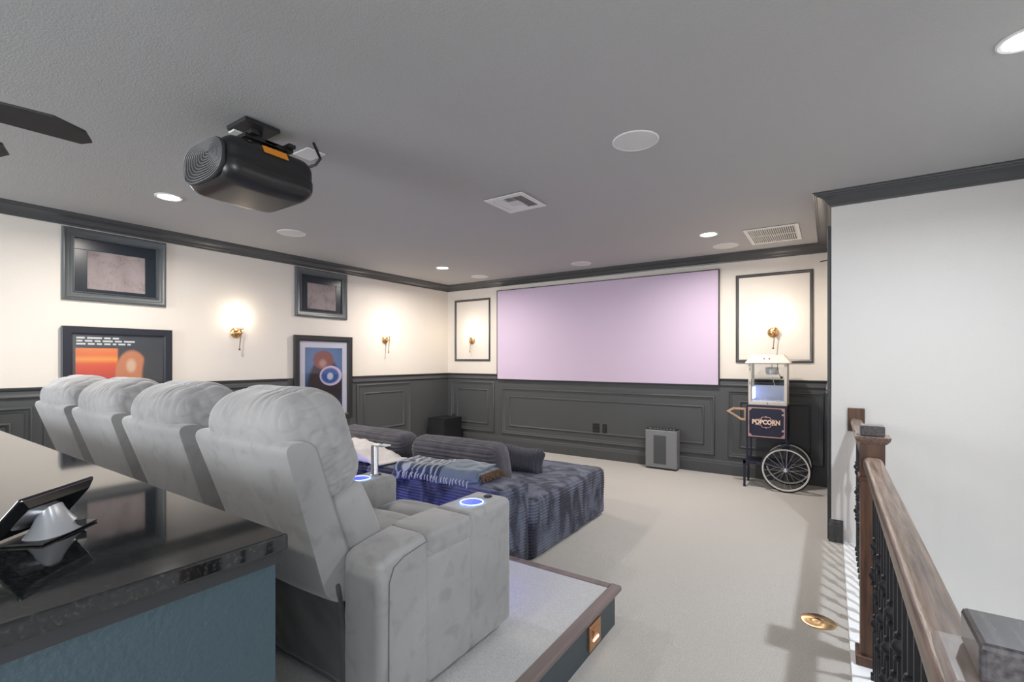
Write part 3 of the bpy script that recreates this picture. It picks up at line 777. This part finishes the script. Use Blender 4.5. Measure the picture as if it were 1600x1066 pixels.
def picture(label, y0, y1, z0, z1, fw, fm, matw, kind):
    t = thing('framed_poster', label, 'poster', (XL+.016, (y0+y1)/2, z0))
    cy = (y0+y1)/2; Hh = z1-z0; hw = (y1-y0)/2
    prof = [(0, 0), (0, .030), (.004, .034), (fw*.8, .034), (fw, .024), (fw, 0)]
    m = MB(); v = []; f = []
    for ins, pr in prof:
        for a, z in ((-hw+ins, ins), (hw-ins, ins), (hw-ins, Hh-ins), (-hw+ins, Hh-ins)): v.append((pr, a, z))
    for i in range(len(prof)-1):
        for j in range(4): f.append((i*4+j, i*4+(j+1) % 4, (i+1)*4+(j+1) % 4, (i+1)*4+j))
    m.add(v, f); m.build('frame', fm, t)
    if matw: MB().box(.002, .008, -hw+fw, hw-fw, fw, Hh-fw).build('mount', M['mat'], t)
    o = MB().box(.004, .011, -hw+fw+matw, hw-fw-matw, fw+matw, Hh-fw-matw).build('print', print_mat('poster_print_%d' % kind, kind), t)
    if kind == 1:
        W_ = [(.035, [.11, .20, .09, .09]), (.062, [.08, .10, .08, .14, .10, .16]), (.089, [.12, .09, .07, .09, .05, .10, .05])]
        for dz, ws in W_:
            y = -hw+fw+.028
            for w_ in ws:
                w2 = w_*.52; MB().box(.011, .0118, y, y+w2, Hh-fw-dz, Hh-fw-dz+.015).build('pale_line', M['white'], t); y += w2+.016
    MB().box(.0125, .0135, -hw+fw, hw-fw, fw, Hh-fw).build('glazing', M['glass'], t)
    return t
picture('navy framed poster in orange and black behind the recliners', 1.238, 2.066, .55, 1.694, .072, M['navyframe'], 0, 1)
picture('black framed poster with white mount and blue picture', 3.38, 4.235, .60, 1.708, .072, M['blackframe'], .082, 2)

# ---- outlets on screen wall
for i, (x, w, l) in enumerate(((-2.765, .10, 'black double outlet plate in the long wall panel'), (-2.635, .062, 'black single outlet plate beside the wider plate'))):
    t = thing('outlet_plate', l, 'outlet', (x, YW-.006, .43))
    MB().box(-w/2, w/2, -.006, 0, -.065, .065).build('plate', M['black'], t, bevel=.002)
    for k in ((-.024, .024) if i == 0 else (0,)):
        MB().box(k-.016, k+.016, -.009, -.005, .012, .042).build('socket', M['slot'], t); MB().box(k-.016, k+.016, -.009, -.005, -.042, -.012).build('socket', M['slot'], t)
# hinge stop
t = tag(MB().tube([(-.01, 5.6, 2.38), (-.05, 5.58, 2.37), (-.09, 5.56, 2.36)], .006, 6).build('hook', M['slot']), 'small dark hook high on the return wall', 'hook')
t = tag(MB().box(-.035, -.001, 4.62, 4.70, 1.13, 1.15).build('wall_latch', M['white']), 'small white latch on the dark return wall', 'latch')

# ================================================================ subwoofer, air purifier
t = thing('subwoofer', 'black cube subwoofer in the far left corner', 'speaker', (-5.29, 5.90, 0))
MB().box(-.175, .175, -.215, .215, .02, .452).build('cabinet', M['cab'], t, bevel=.006)
MB().box(-.16, .16, -.228, -.216, .04, .435).build('grille', M['blackm'], t, bevel=.004)
for sx in (-1, 1):
    for sy in (-1, 1): MB().lathe([(.018, 0), (.018, .02)], (sx*.14, sy*.18, 0), n=12).build('foot', M['black'], t)
m = MB().tube([(.05, .12, .452), (.06, .12, .49), (.08, .13, .50), (.10, .14, .46)], .010, 8); m.build('cable_plug', M['black'], t, smooth=True)
t = thing('air_purifier', 'grey slab air purifier standing before the far wall', 'air purifier', (-1.80, 6.14, 0))
MB().box(-.20, .20, -.070, .080, .018, .500).build('body', M['grey'], t, bevel=.012)
MB().box(-.09, .065, -.075, -.068, .075, .435).build('front_grille', M['grey2'], t, bevel=.002)
for i in range(26): MB().box(-.088, .063, -.0775, -.075, .085+i*.0132, .085+i*.0132+.005).build('grille_slat', M['grey'] if False else M['grey2'], t)
MB().box(-.192, .192, -.055, .075, .498, .512).build('control_panel', M['black'], t, bevel=.003)
for i, x in enumerate((-.15, -.09, -.05, -.01, .03, .07, .11, .15)):
    MB().box(x-(.018 if i == 0 else .008), x+(.018 if i == 0 else .008), -.03, -.012, .512, .514).build('button', M['white'], t)
MB().box(-.19, .19, -.06, .07, 0, .018).build('plinth', M['blackm'], t)

# ================================================================ popcorn cart + machine
cx0, cx1, cy0, cy1 = -.780, -.385, 5.78, 6.10
t = thing('popcorn_cart', 'navy popcorn cart with two spoked wheels before the far wall', 'cart', (-.58, 5.94, 0))
ox, oy = -.58, 5.94
def bx(x0, x1, y0, y1, z0, z1): return MB().box(x0-ox, x1-ox, y0-oy, y1-oy, z0, z1)
bx(cx0, cx1, cy0+.006, cy1, .545, .905).build('cabinet', M['navy'], t, bevel=.004)
d_ = bx(cx0+.018, cx1-.018, cy0, cy0+.006, .555, .885).build('door', M['navy'], t, bevel=.002)
fx0, fx1, fz0, fz1 = cx0+.022, cx1-.022, .560, .880
m = MB()
def fb(x0, x1, z0, z1): m.box(x0-ox, x1-ox, cy0-.002-oy, cy0-oy, z0, z1)
fb(fx0, fx1, fz0, fz0+.010); fb(fx0, fx1, fz1-.010, fz1); fb(fx0, fx0+.010, fz0, fz1); fb(fx1-.010, fx1, fz0, fz1)
for sx, sz, X_, Z_ in ((1, 1, fx0, fz0), (-1, 1, fx1, fz0), (-1, -1, fx1, fz1), (1, -1, fx0, fz1)):
    pts = [(X_, Z_)]+[(X_+sx*.038*math.cos(a_), Z_+sz*.038*math.sin(a_)) for a_ in (0, .4, .8, 1.2, PI/2)]
    m.prism([(p_[0]-ox, p_[1]) for p_ in pts], cy0-.0025-oy, cy0-oy, 'y')
m.build('gold_border', M['pinkgold'], d_)
me = text_mesh('POPCORN', .066, .001, .0032)
me.materials.clear(); me.materials.append(M['letter'])
lo = bpy.data.objects.new('lettering', me); C.objects.link(lo); lo.parent = d_; lo.rotation_euler = (PI/2, 0, 0); lo.location = (-.585-ox, cy0-.003-oy, .722); lo.scale = (.86, 1.0, 1)
for sz in (1, -1):
    m = MB()
    for sx in (1, -1):
        pts = []
        for i in range(15):
            s_ = i/14; a_ = s_*PI*1.6
            pts.append((-.585+sx*(.012+.095*s_+.012*math.sin(a_*2))-ox, cy0-.003-oy, .722+sz*(.046+.010*math.cos(a_)-.018*s_*s_)))
        m.tube(pts, [.0045-.002*abs(s_/14-.5) for s_ in range(15)], 6)
    m.ball((-.585-ox, cy0-.003-oy, .722+sz*.058), .010, 6, (1, .4, 1)); m.box(-.60-ox, -.57-ox, cy0-.004-oy, cy0-.002-oy, .720+sz*.056, .724+sz*.056)
    m.build('scrollwork', M['pinkgold'], d_)
for z_ in (.640, .810): bx(cx1-.050, cx1-.030, cy0-.006, cy0, z_-.010, z_+.010).build('hinge', M['chrome'], d_)
MB().tube([(cx0+.036-ox, cy0-.001-oy, .69), (cx0+.036-ox, cy0-.02-oy, .695), (cx0+.036-ox, cy0-.02-oy, .745), (cx0+.036-ox, cy0-.001-oy, .75)], .005, 8).build('door_handle', M['chrome'], d_, smooth=True)
# frame posts
for x_, z_ in ((cx0, .24), (cx1-.02, .24)):
    for y_ in (cy0+.006, cy1-.022): bx(x_, x_+.02, y_, y_+.02, z_, .545).build('post', M['navy'], t)
for y_ in (cy0+.0, cy1-.02):
    bx(cx0-.028, cx0-.006, y_, y_+.022, 0, .29).build('leg', M['navy'], t)
bx(cx0-.03, cx1+.02, cy0+.01, cy1-.01, .268, .285).build('lower_shelf', M['navy'], t, bevel=.002)
bx(cx0-.03, cx1-.0, cy0, cy0+.012, .255, .29).build('shelf_rail', M['navy'], t)
bx(cx1-.03, cx1, cy0+.02, cy1-.02, .205, .27).build('axle_bracket', M['navy'], t)
MB().tube([(-.400-ox, cy0-.045-oy, .236), (-.400-ox, cy1+.03-oy, .236)], .008, 8).build('axle', M['iron'], t)
def wheel(y_):
    R = .222
    w = MB().lathe([(R-.006, -.009), (R+.004, -.011), (R+.012, -.006), (R+.014, 0), (R+.012, .006), (R+.004, .011), (R-.006, .009)], (-.400-ox, y_-oy, .236), 'y', 56, False)
    w = w.build('wheel', M['tyre'], t, smooth=True)
    MB().lathe([(R-.016, -.008), (R-.006, -.011), (R+.002, -.009), (R+.002, .009), (R-.006, .011), (R-.016, .008), (R-.016, -.008)], (-.400-ox, y_-oy, .236), 'y', 56, False).build('rim', M['rim'], w, smooth=True)
    MB().lathe([(.010, -.03), (.018, -.028), (.018, -.02), (.012, -.016), (.012, .016), (.018, .02), (.018, .028), (.010, .03)], (-.400-ox, y_-oy, .236), 'y', 20).build('hub', M['chrome'], w, smooth=True)
    for k in range(18):
        a_ = 2*PI*k/18+.1; s_ = 1 if k % 2 else -1
        MB().tube([(-.400-ox+.014*math.cos(a_+.4*s_), y_-oy+.018*s_, .236+.014*math.sin(a_+.4*s_)), (-.400-ox+(R-.012)*math.cos(a_), y_-oy, .236+(R-.012)*math.sin(a_))], .0016, 5).build('spoke', M['chrome'], w)
wheel(cy0-.028); wheel(cy1+.018)
bx(-.44, -.36, cy0-.05, cy0-.006, .492, .500).build('mudguard', M['navy'], t)
# push handle: closed wooden loop at the left
m = MB()
hp = [(-.785, .865), (-.915, .865), (-.985, .822), (-.83, .725), (-.785, .725)]
hq = [(-.800, .842), (-.905, .842), (-.945, .820), (-.832, .750), (-.800, .750)]
for y_a, y_b in ((cy0+.02, cy0+.040),):
    v = [(x-ox, y_a-oy, z) for x, z in hp]+[(x-ox, y_a-oy, z) for x, z in hq]+[(x-ox, y_b-oy, z) for x, z in hp]+[(x-ox, y_b-oy, z) for x, z in hq]
    f = []
    for i in range(5):
        j = (i+1) % 5
        f += [(i, j, 5+j, 5+i), (10+j, 10+i, 15+i, 15+j), (j, i, 10+i, 10+j), (5+i, 5+j, 15+j, 15+i)]
    m.add(v, f)
m.build('push_handle', M['tan'], t, bevel=.003)
# popcorn machine
t = thing('popcorn_machine', 'cream popcorn machine with glass case on the navy cart', 'popcorn machine', (-.575, 5.95, .905))
hx, hy = .185, .145
MB().box(-hx, hx, -hy, hy, 0, .035).build('tray_base', M['popwhite'], t, bevel=.003)
for sx in (-1, 1):
    for sy in (-1, 1):
        MB().box(sx*hx-(.026 if sx > 0 else 0), sx*hx+(.026 if sx < 0 else 0), sy*hy-(.014 if sy > 0 else 0), sy*hy+(.014 if sy < 0 else 0), .035, .458).build('corner_post', M['popwhite'], t)
# half height inner pan
m = MB(); m.box(-hx+.03, hx-.03, hy-.035, hy-.03, .036, .205); m.box(-hx+.028, -hx+.032, -hy+.02, hy-.03, .036, .205); m.box(hx-.032, hx-.028, -hy+.02, hy-.03, .036, .205); m.box(-hx+.03, hx-.03, -hy+.02, hy-.03, .036, .042)
m.build('popcorn_pan', M['popin'], t)
MB().box(-hx+.026, hx-.026, -hy+.002, -hy+.006, .045, .2).build('lower_front_glass', M['glass'], t)
MB().box(-hx+.026, hx-.026, -hy+.002, -hy+.006, .2, .455).build('glass_door', M['glass'], t)
MB().box(-hx+.002, -hx+.005, -hy+.014, hy-.014, .04, .455).build('side_glass', M['glass'], t)
MB().box(hx-.005, hx-.002, -hy+.014, hy-.014, .04, .455).build('side_glass', M['glass'], t)
v = [(-.215,-.165,.455), (.215,-.165,.455), (.215,.165,.455), (-.215,.165,.455), (-.150,-.10,.548), (.150,-.10,.548), (.150,.10,.548), (-.150,.10,.548), (-.215,-.165,.462), (.215,-.165,.462), (.215,.165,.462), (-.215,.165,.462)]
f = [(3,2,1,0), (0,1,9,8), (1,2,10,9), (2,3,11,10), (3,0,8,11), (8,9,5,4), (9,10,6,5), (10,11,7,6), (11,8,4,7), (4,5,6,7)]
MB().add(v, f).build('roof', M['popwhite'], t)
for x_ in (-.03, .02): MB().ball((x_, -.137, .504), .0085, 6, (1, .7, .8)).build('rocker_switch', M['red'], t)
m = MB().lathe([(.004, .33), (.05, .33), (.062, .34), (.066, .40), (.060, .41), (.004, .412)], (.03, .01, 0), n=28); m.build('kettle', M['silver'], t, smooth=True)
MB().tube([(.03, .01, .41), (.03, .01, .455)], .006, 8).build('kettle_rod', M['chrome'], t)
MB().tube([(.09, -.02, .455), (.085, -.03, .40), (.10, -.04, .34), (.12, -.03, .31)], .004, 6).build('kettle_cord', M['black'], t)
MB().ball((.125, -.03, .30), .014, 8).build('kettle_knob', M['black'], t)
MB().tube([(.035, .0, .30), (.06, -.02, .21)], .003, 6).build('stirring_rod', M['chrome'], t)
for z_ in (.25, .40): MB().tube([(-hx+.010, -hy-.004, z_-.02), (-hx+.018, -hy-.006, z_), (-hx+.010, -hy-.004, z_+.02)], .004, 6).build('door_hinge', M['chrome'], t)
MB().ball((.0, -hy-.002, .022), .006, 6).build('drawer_knob', M['black'], t)
MB().box(-hx+.034, -hx+.044, -.09, .09, .06, .19).build('light_tube', mat('popper_lamp', (.6,.7,1), .5, emit=(.45,.55,1), estr=1.6), t)
for k in range(9):
    MB().ball((-.12+.03*k+random.uniform(-.01, .01), random.uniform(-.09, .05), .050), .009, 5, (1, 1, .8)).build('popcorn_piece', M['popwhite'], t)

# ================================================================ ceiling fittings
def can(x, y, w, label, col=NEUT):
    t = thing('recessed_light', label, 'ceiling light', (x, y, ZC), 0, 'recessed ceiling downlights')
    MB().lathe([(.092, 0), (.092, -.005), (.085, -.009), (.074, -.006), (.074, 0)], n=36, cap=False).build('trim_ring', M['white'], t, smooth=True)
    MB().lathe([(.074, -.001), (.074, -.004)], n=36).build('lens', M['emit'], t)
    o = area('downlight', (0, 0, -.02), (0, 0, 0), .07 if col == DAY else .14, w, col, parent=t, spread=math.radians(165))
    return t
can(-4.30, 1.59, CAN_W, 'lit recessed ceiling light left of the projector')
can(-4.47, 4.93, CAN_W, 'lit recessed ceiling light near the far left corner')
can(-1.035, 5.12, CAN_W, 'lit recessed ceiling light between rectangular and square vents')
can(.645, 2.70, CAN_STAIR_W, 'lit recessed ceiling light above the stairwell', DAY)
can(-1.3, -1.6, CAN_W, 'added unseen recessed ceiling light behind the viewer', NEUT)  # extra downlight added out of view to brighten the room
can(-4.3, -1.6, CAN_W, 'added unseen recessed ceiling light in the rear left corner', NEUT)  # second added downlight, also out of view
def round_spk(x, y, label):
    t = thing('ceiling_speaker', label, 'ceiling speaker', (x, y, ZC), 0, 'round white in-ceiling speakers')
    MB().lathe([(.132, 0), (.132, -.004), (.127, -.007), (.124, -.006), (.124, 0)], n=48, cap=False).build('bezel', M['white'], t, smooth=True)
    MB().lathe([(.1235, -.001), (.1235, -.0045), (.06, -.006), (.002, -.0065)], n=48).build('grille', M['whitem'], t, smooth=True)
for x, y, l in ((-.946, 2.696, 'largest round ceiling speaker, nearest the camera'), (-4.50, 2.73, 'round ceiling speaker on the left beyond the projector'), (-4.48, 5.78, 'round ceiling speaker at the far left corner'),
                (-2.755, 5.746, 'round ceiling speaker above the projection screen middle'), (-.98, 5.74, 'round ceiling speaker beside the rectangular vent')):
    round_spk(x, y, l)
# square four way register
t = thing('ceiling_register', 'square white four-way air register in the ceiling middle', 'ceiling vent', (-2.12, 3.21, ZC))
m = MB(); m.box(-.175, .175, -.185, .185, -.003, 0); 
m.build('backing', M['slot'], t)
m = MB(); a_, b_2 = .18, .135
m.box(-a_, a_, -a_-.01, -b_2, -.012, -.003); m.box(-a_, a_, b_2, a_+.01, -.012, -.003); m.box(-a_, -b_2, -b_2, b_2, -.012, -.003); m.box(b_2, a_, -b_2, b_2, -.012, -.003)
m.build('frame', M['white'], t, bevel=.003)
for k in range(5):
    o_ = .125-k*.018
    MB().prism([(o_, -.012), (o_-.004, -.012), (o_-.020, -.003), (o_-.016, -.003)], -.13, .13, 'y').build('louvre', M['white'], t)
    MB().prism([(-o_, -.012), (-o_+.004, -.012), (-o_+.020, -.003), (-o_+.016, -.003)], -.13, .13, 'y').build('louvre', M['white'], t)
for k in range(4):
    o_ = .125-k*.018
    for s_ in (1, -1):
        pts = [(s_*o_, -.0122), (s_*(o_-.004), -.0122), (s_*(o_-.020), -.003), (s_*(o_-.016), -.003)]
        MB().prism(pts, -.045, .045, 'x').build('louvre', M['white'], t)
MB().box(-.05, .05, -.045, .045, -.012, -.004).build('centre_plate', M['whitem'], t, bevel=.002)
# rectangular return grille
t = thing('return_grille', 'rectangular white slatted air grille near the stair corner', 'ceiling vent', (-.488, 5.49, ZC))
hx, hy = .235, .335
MB().box(-hx, hx, -hy, hy, -.002, 0).build('backing', M['slot'], t)
m = MB(); m.box(-hx, hx, -hy, -hy+.035, -.012, -.002); m.box(-hx, hx, hy-.035, hy, -.012, -.002); m.box(-hx, -hx+.035, -hy+.035, hy-.035, -.012, -.002); m.box(hx-.035, hx, -hy+.035, hy-.035, -.012, -.002)
m.build('frame', M['white'], t, bevel=.003)
MB().box(-hx+.035, hx-.035, -.006, .006, -.011, -.003).build('centre_bar', M['white'], t)
me0 = None
for k in range(22):
    x_ = -hx+.044+k*.0182
    if me0 is None:
        o = MB().prism([(-.001, -.011), (.004, -.011), (.008, -.003), (.004, -.003)], -hy+.035, hy-.035, 'y').build('slat', M['white'], t); me0 = o.data
    else:
        o = bpy.data.objects.new('slat', me0); C.objects.link(o); o.parent = t
    o.location = (x_, 0, 0)
tag(MB().box(-2.755, -2.60, 1.68, 1.80, ZC-.008, ZC).build('ceiling_plate', M['white'], bevel=.002), 'small white blank plate on ceiling beside the projector', 'plate')

# ================================================================ projector
t = thing('projector', 'black ceiling projector with concentric vent grille hung on a bracket', 'projector', (-2.63, 1.37, 2.40))
def pd(P, n): return 0
def pxf(P):
    q = Vector(P); q.x *= 1+.05*(P.z < 0)*1; q.z -= .012*math.sin((P.y+.25)*PI/.5) if P.z < 0 else 0; return q
MB().soft((.225, .245, .118), .078, (36, 20, 26), pd, pxf).build('body', mat('projector_black', (.016,.016,.017), .33), t, smooth='all')
gm = mat('grille_grey', (.22,.22,.225), .4)
gz = MB().soft((.205, .010, .104), .009, (30, 3, 20), None, lambda P: Vector((P.x*(1-.25*(P.z/.104)**4*.6), P.y-.243, P.z*(1-.30*(abs(P.x)/.205)**4)))).build('rear_recess', M['slot'], t, smooth='all')
for k in range(11):   # oval rings converging on a point right of centre
    s_ = 1-k*.092; pts = []
    for i in range(44):
        a_ = 2*PI*i/44; e = 2.6; c_, s2 = math.cos(a_), math.sin(a_); r_ = 1/((abs(c_)**e+abs(s2)**e)**(1/e))
        pts.append((.095*(1-s_)+.205*s_*c_*r_, -.256-.001*k, .02*(1-s_)+.100*s_*s2*r_))
    MB().tube(pts, .0019, 6, True).build('vent_ring', gm, t, smooth=True)
for sx, sy in ((-.12, -.10), (.12, -.10), (-.12, .12), (.12, .12)):
    MB().lathe([(.008, .10), (.008, .165)], (sx, sy, 0), n=10).build('mount_leg', M['black'], t)
MB().box(-.16, .16, -.02, .05, .140, .158).build('mount_plate', M['black'], t, bevel=.003)
m = MB(); m.box(-.025, .20, -.11, -.07, .150, .170); m.box(-.025, .20, .09, .13, .150, .170); m.box(-.16, -.12, -.12, .14, .140, .160); m.box(.12, .16, -.12, .14, .140, .160)
m.build('mount_rail', M['black'], t, bevel=.002)
MB().lathe([(.03, .158), (.03, .25)], (0, .02, 0), n=20).build('mount_column', M['black'], t, smooth=True)
MB().box(-.10, .10, -.09, .10, .250, .272).build('ceiling_mount', M['blackm'], t, bevel=.004)
MB().box(-.06, .0, -.10, -.05, .215, .225).build('mount_bracket', M['white'], t, bevel=.003)
MB().box(.140, .178, -.09, .06, .092, .100).build('warning_label', M['orange'], t, bevel=.001)
MB().prism([(.228, .060), (.206, .098), (.209, .101), (.232, .062)], -.06, .07, 'y').build('warning_label_side', M['orange'], t)
MB().lathe([(.055, .235), (.055, .252), (.045, .256), (.043, .25)], (.09, 0, .0), 'y', 28).build('lens_barrel', M['black'], t, smooth=True)
MB().lathe([(.042, .250), (.02, .256), (.001, .258)], (.09, 0, 0), 'y', 24).build('lens', M['mirror'], t, smooth=True)
MB().tube([(.14, .24, .10), (.17, .27, .12), (.20, .28, .15), (.18, .27, .20), (.12, .29, .262)], .008, 8).build('power_cable', M['black'], t, smooth=True)
for i in range(5): MB().ball((.222, -.205+i*.014, -.035), .003, 4).build('indicator', M['silver'], t)

# ================================================================ ceiling fan (two blade tips in view)
t = thing('ceiling_fan', 'dark ceiling fan with two blade tips showing at the left', 'ceiling fan', (-2.16, -.07, ZC))
MB().lathe([(.07, 0), (.075, -.02), (.05, -.05), (.02, -.06)], n=24).build('canopy', M['fan'], t, smooth=True)
MB().lathe([(.014, -.05), (.014, -.36)], n=12).build('down_rod', M['fan'], t)
MB().lathe([(.03, -.35), (.10, -.38), (.125, -.44), (.125, -.50), (.09, -.55), (.02, -.57)], n=32).build('motor', M['fan'], t, smooth=True)
for k in range(6):
    a_ = math.radians((82, 128, 202, 262, 322, 22)[k])
    pts = [(.10, -.035), (.20, -.060), (.52, -.082), (.60, -.030), (.625, .045), (.60, .080), (.20, .060), (.10, .035)]
    o = MB().prism([(p_[0], p_[1]) for p_ in pts], -.004, .004, 'z').build('blade', M['fan'], t, bevel=.002)
    o.location = (0, 0, -.520); o.rotation_euler = (math.radians(-3), 0, a_)

# ================================================================ stair railing
t = thing('stair_railing', 'walnut stair railing with black iron balusters and newel posts', 'railing', (.155, 2.7, 0))
RX = .155
def railbar(y0, y1):
    pr = smooth_poly([(-.030, .897), (.030, .897), (.036, .925), (.033, .953), (.018, .960), (-.018, .960), (-.033, .953), (-.036, .925)], .006, 2)
    return MB().prism(pr, y0-2.7, y1-2.7, 'y').build('handrail', M['wood'], t, smooth=True)
railbar(2.775, YS-.02); railbar(.84, 2.685)
MB().box(-.052, .052, YS-.022-2.7, YS-2.7, .86, 1.035).build('wall_rosette', M['woodv'], t, bevel=.004)
def newel(y, w=.045):
    p0 = MB().box(-w, w, y-w-2.7, y+w-2.7, .012, 1.02).build('newel_post', M['woodv'], t, bevel=.003)
    o_ = y-2.7
    v = [(-.062, -.062, 1.035), (.062, -.062, 1.035), (.062, .062, 1.035), (-.062, .062, 1.035), (-.066, -.066, 1.052), (.066, -.066, 1.052), (.066, .066, 1.052), (-.066, .066, 1.052), (-.048, -.048, 1.018), (.048, -.048, 1.018), (.048, .048, 1.018), (-.048, .048, 1.018)]
    MB().add([(a, b+o_, c) for a, b, c in v], [(4,5,6,7), (0,1,5,4), (1,2,6,5), (2,3,7,6), (3,0,4,7), (8,9,1,0), (9,10,2,1), (10,11,3,2), (11,8,0,3), (11,10,9,8)]).build('cap_moulding', M['wood'], p0, bevel=.002)
    MB().box(-w, w, y-w-2.7, y+w-2.7, 1.052, 1.100).build('cap_block', M['woodd'], p0, bevel=.006)
    MB().box(-w-.008, w+.008, y-w-.008-2.7, y+w+.008-2.7, .848, .870).build('collar', M['woodv'], p0, bevel=.004)
    MB().box(-.062, .062, y-.062-2.7, y+.062-2.7, .012, .055).build('plinth', M['woodv'], p0, bevel=.004)
newel(2.73)
def newel_near():
    y = .795; w = .05; o_ = y-2.7; dx = .03
    p0 = MB().box(-w+dx, w+dx, y-w-2.7, y+w-2.7, .012, .99).build('newel_post', M['woodv'], t, bevel=.003)
    v = [(-.072, -.062), (.072, -.062), (.072, .068), (-.072, .068)]
    def lv(s_, z_): return [(a*s_+dx, b*s_+o_, z_) for a, b in v]
    MB().add(lv(.72, .985)+lv(.95, 1.005)+lv(1, 1.025)+lv(.93, 1.032), [(3,2,1,0)]+[(4*i+j, 4*i+(j+1) % 4, 4*i+4+(j+1) % 4, 4*i+4+j) for i in range(3) for j in range(4)]+[(12,13,14,15)]).build('cap_moulding', M['ledge'], p0, bevel=.002)
    MB().box(-.045+dx, .055+dx, y-.052-2.7, y+.050-2.7, 1.032, 1.078).build('cap_block', M['woodd'], p0, bevel=.006)
    MB().box(-.066+dx, .066+dx, y-.066-2.7, y+.066-2.7, .012, .07).build('plinth', M['woodv'], p0, bevel=.004)
newel_near()
def bal_mesh(kn):
    m = MB(); m.box(-.0065, .0065, -.0065, .0065, .012, .90)
    m.box(-.013, .013, -.013, .013, .012, .035)
    for z in kn:
        m.lathe([(.009, -.040), (.014, -.036), (.014, -.028), (.009, -.024), (.012, -.018), (.021, -.006), (.021, .006), (.012, .018), (.009, .024), (.014, .028), (.014, .036), (.009, .040)], (0, 0, z), n=14)
    return m
protoA = bal_mesh((.46,)).build('baluster', M['iron'], t, smooth=True); protoB = bal_mesh((.30, .62)).build('baluster', M['iron'], t, smooth=True)
ys = [2.86+.108*i for i in range(14)] + [.93+.1035*i for i in range(17)]
for i, y in enumerate(ys):
    if i == 0: o = protoA
    elif i == 1: o = protoB
    else:
        o = bpy.data.objects.new('baluster', (protoA if i % 2 == 0 else protoB).data); C.objects.link(o); o.parent = t
    o.location = (0, y-2.7, 0)

# brass floor outlet
t = thing('floor_outlet', 'round polished brass floor outlet cover in the carpet', 'floor outlet', (-.058, 3.02, 0))
m = MB().lathe([(.082, 0), (.082, .003), (.078, .005), (.030, .006), (.0295, .0052), (.028, .006), (.001, .006)], n=56)
bm_ = mat('brushed_brass', (.75,.50,.27), .28, metal=1)
bb = bm_.node_tree.nodes['Principled BSDF']; bb.inputs['Anisotropic'].default_value = .85
tg = bm_.node_tree.nodes.new('ShaderNodeTangent'); tg.direction_type = 'RADIAL'; tg.axis = 'Z'; bm_.node_tree.links.new(tg.outputs[0], bb.inputs['Tangent'])
m.build('cover', bm_, t, smooth=True)
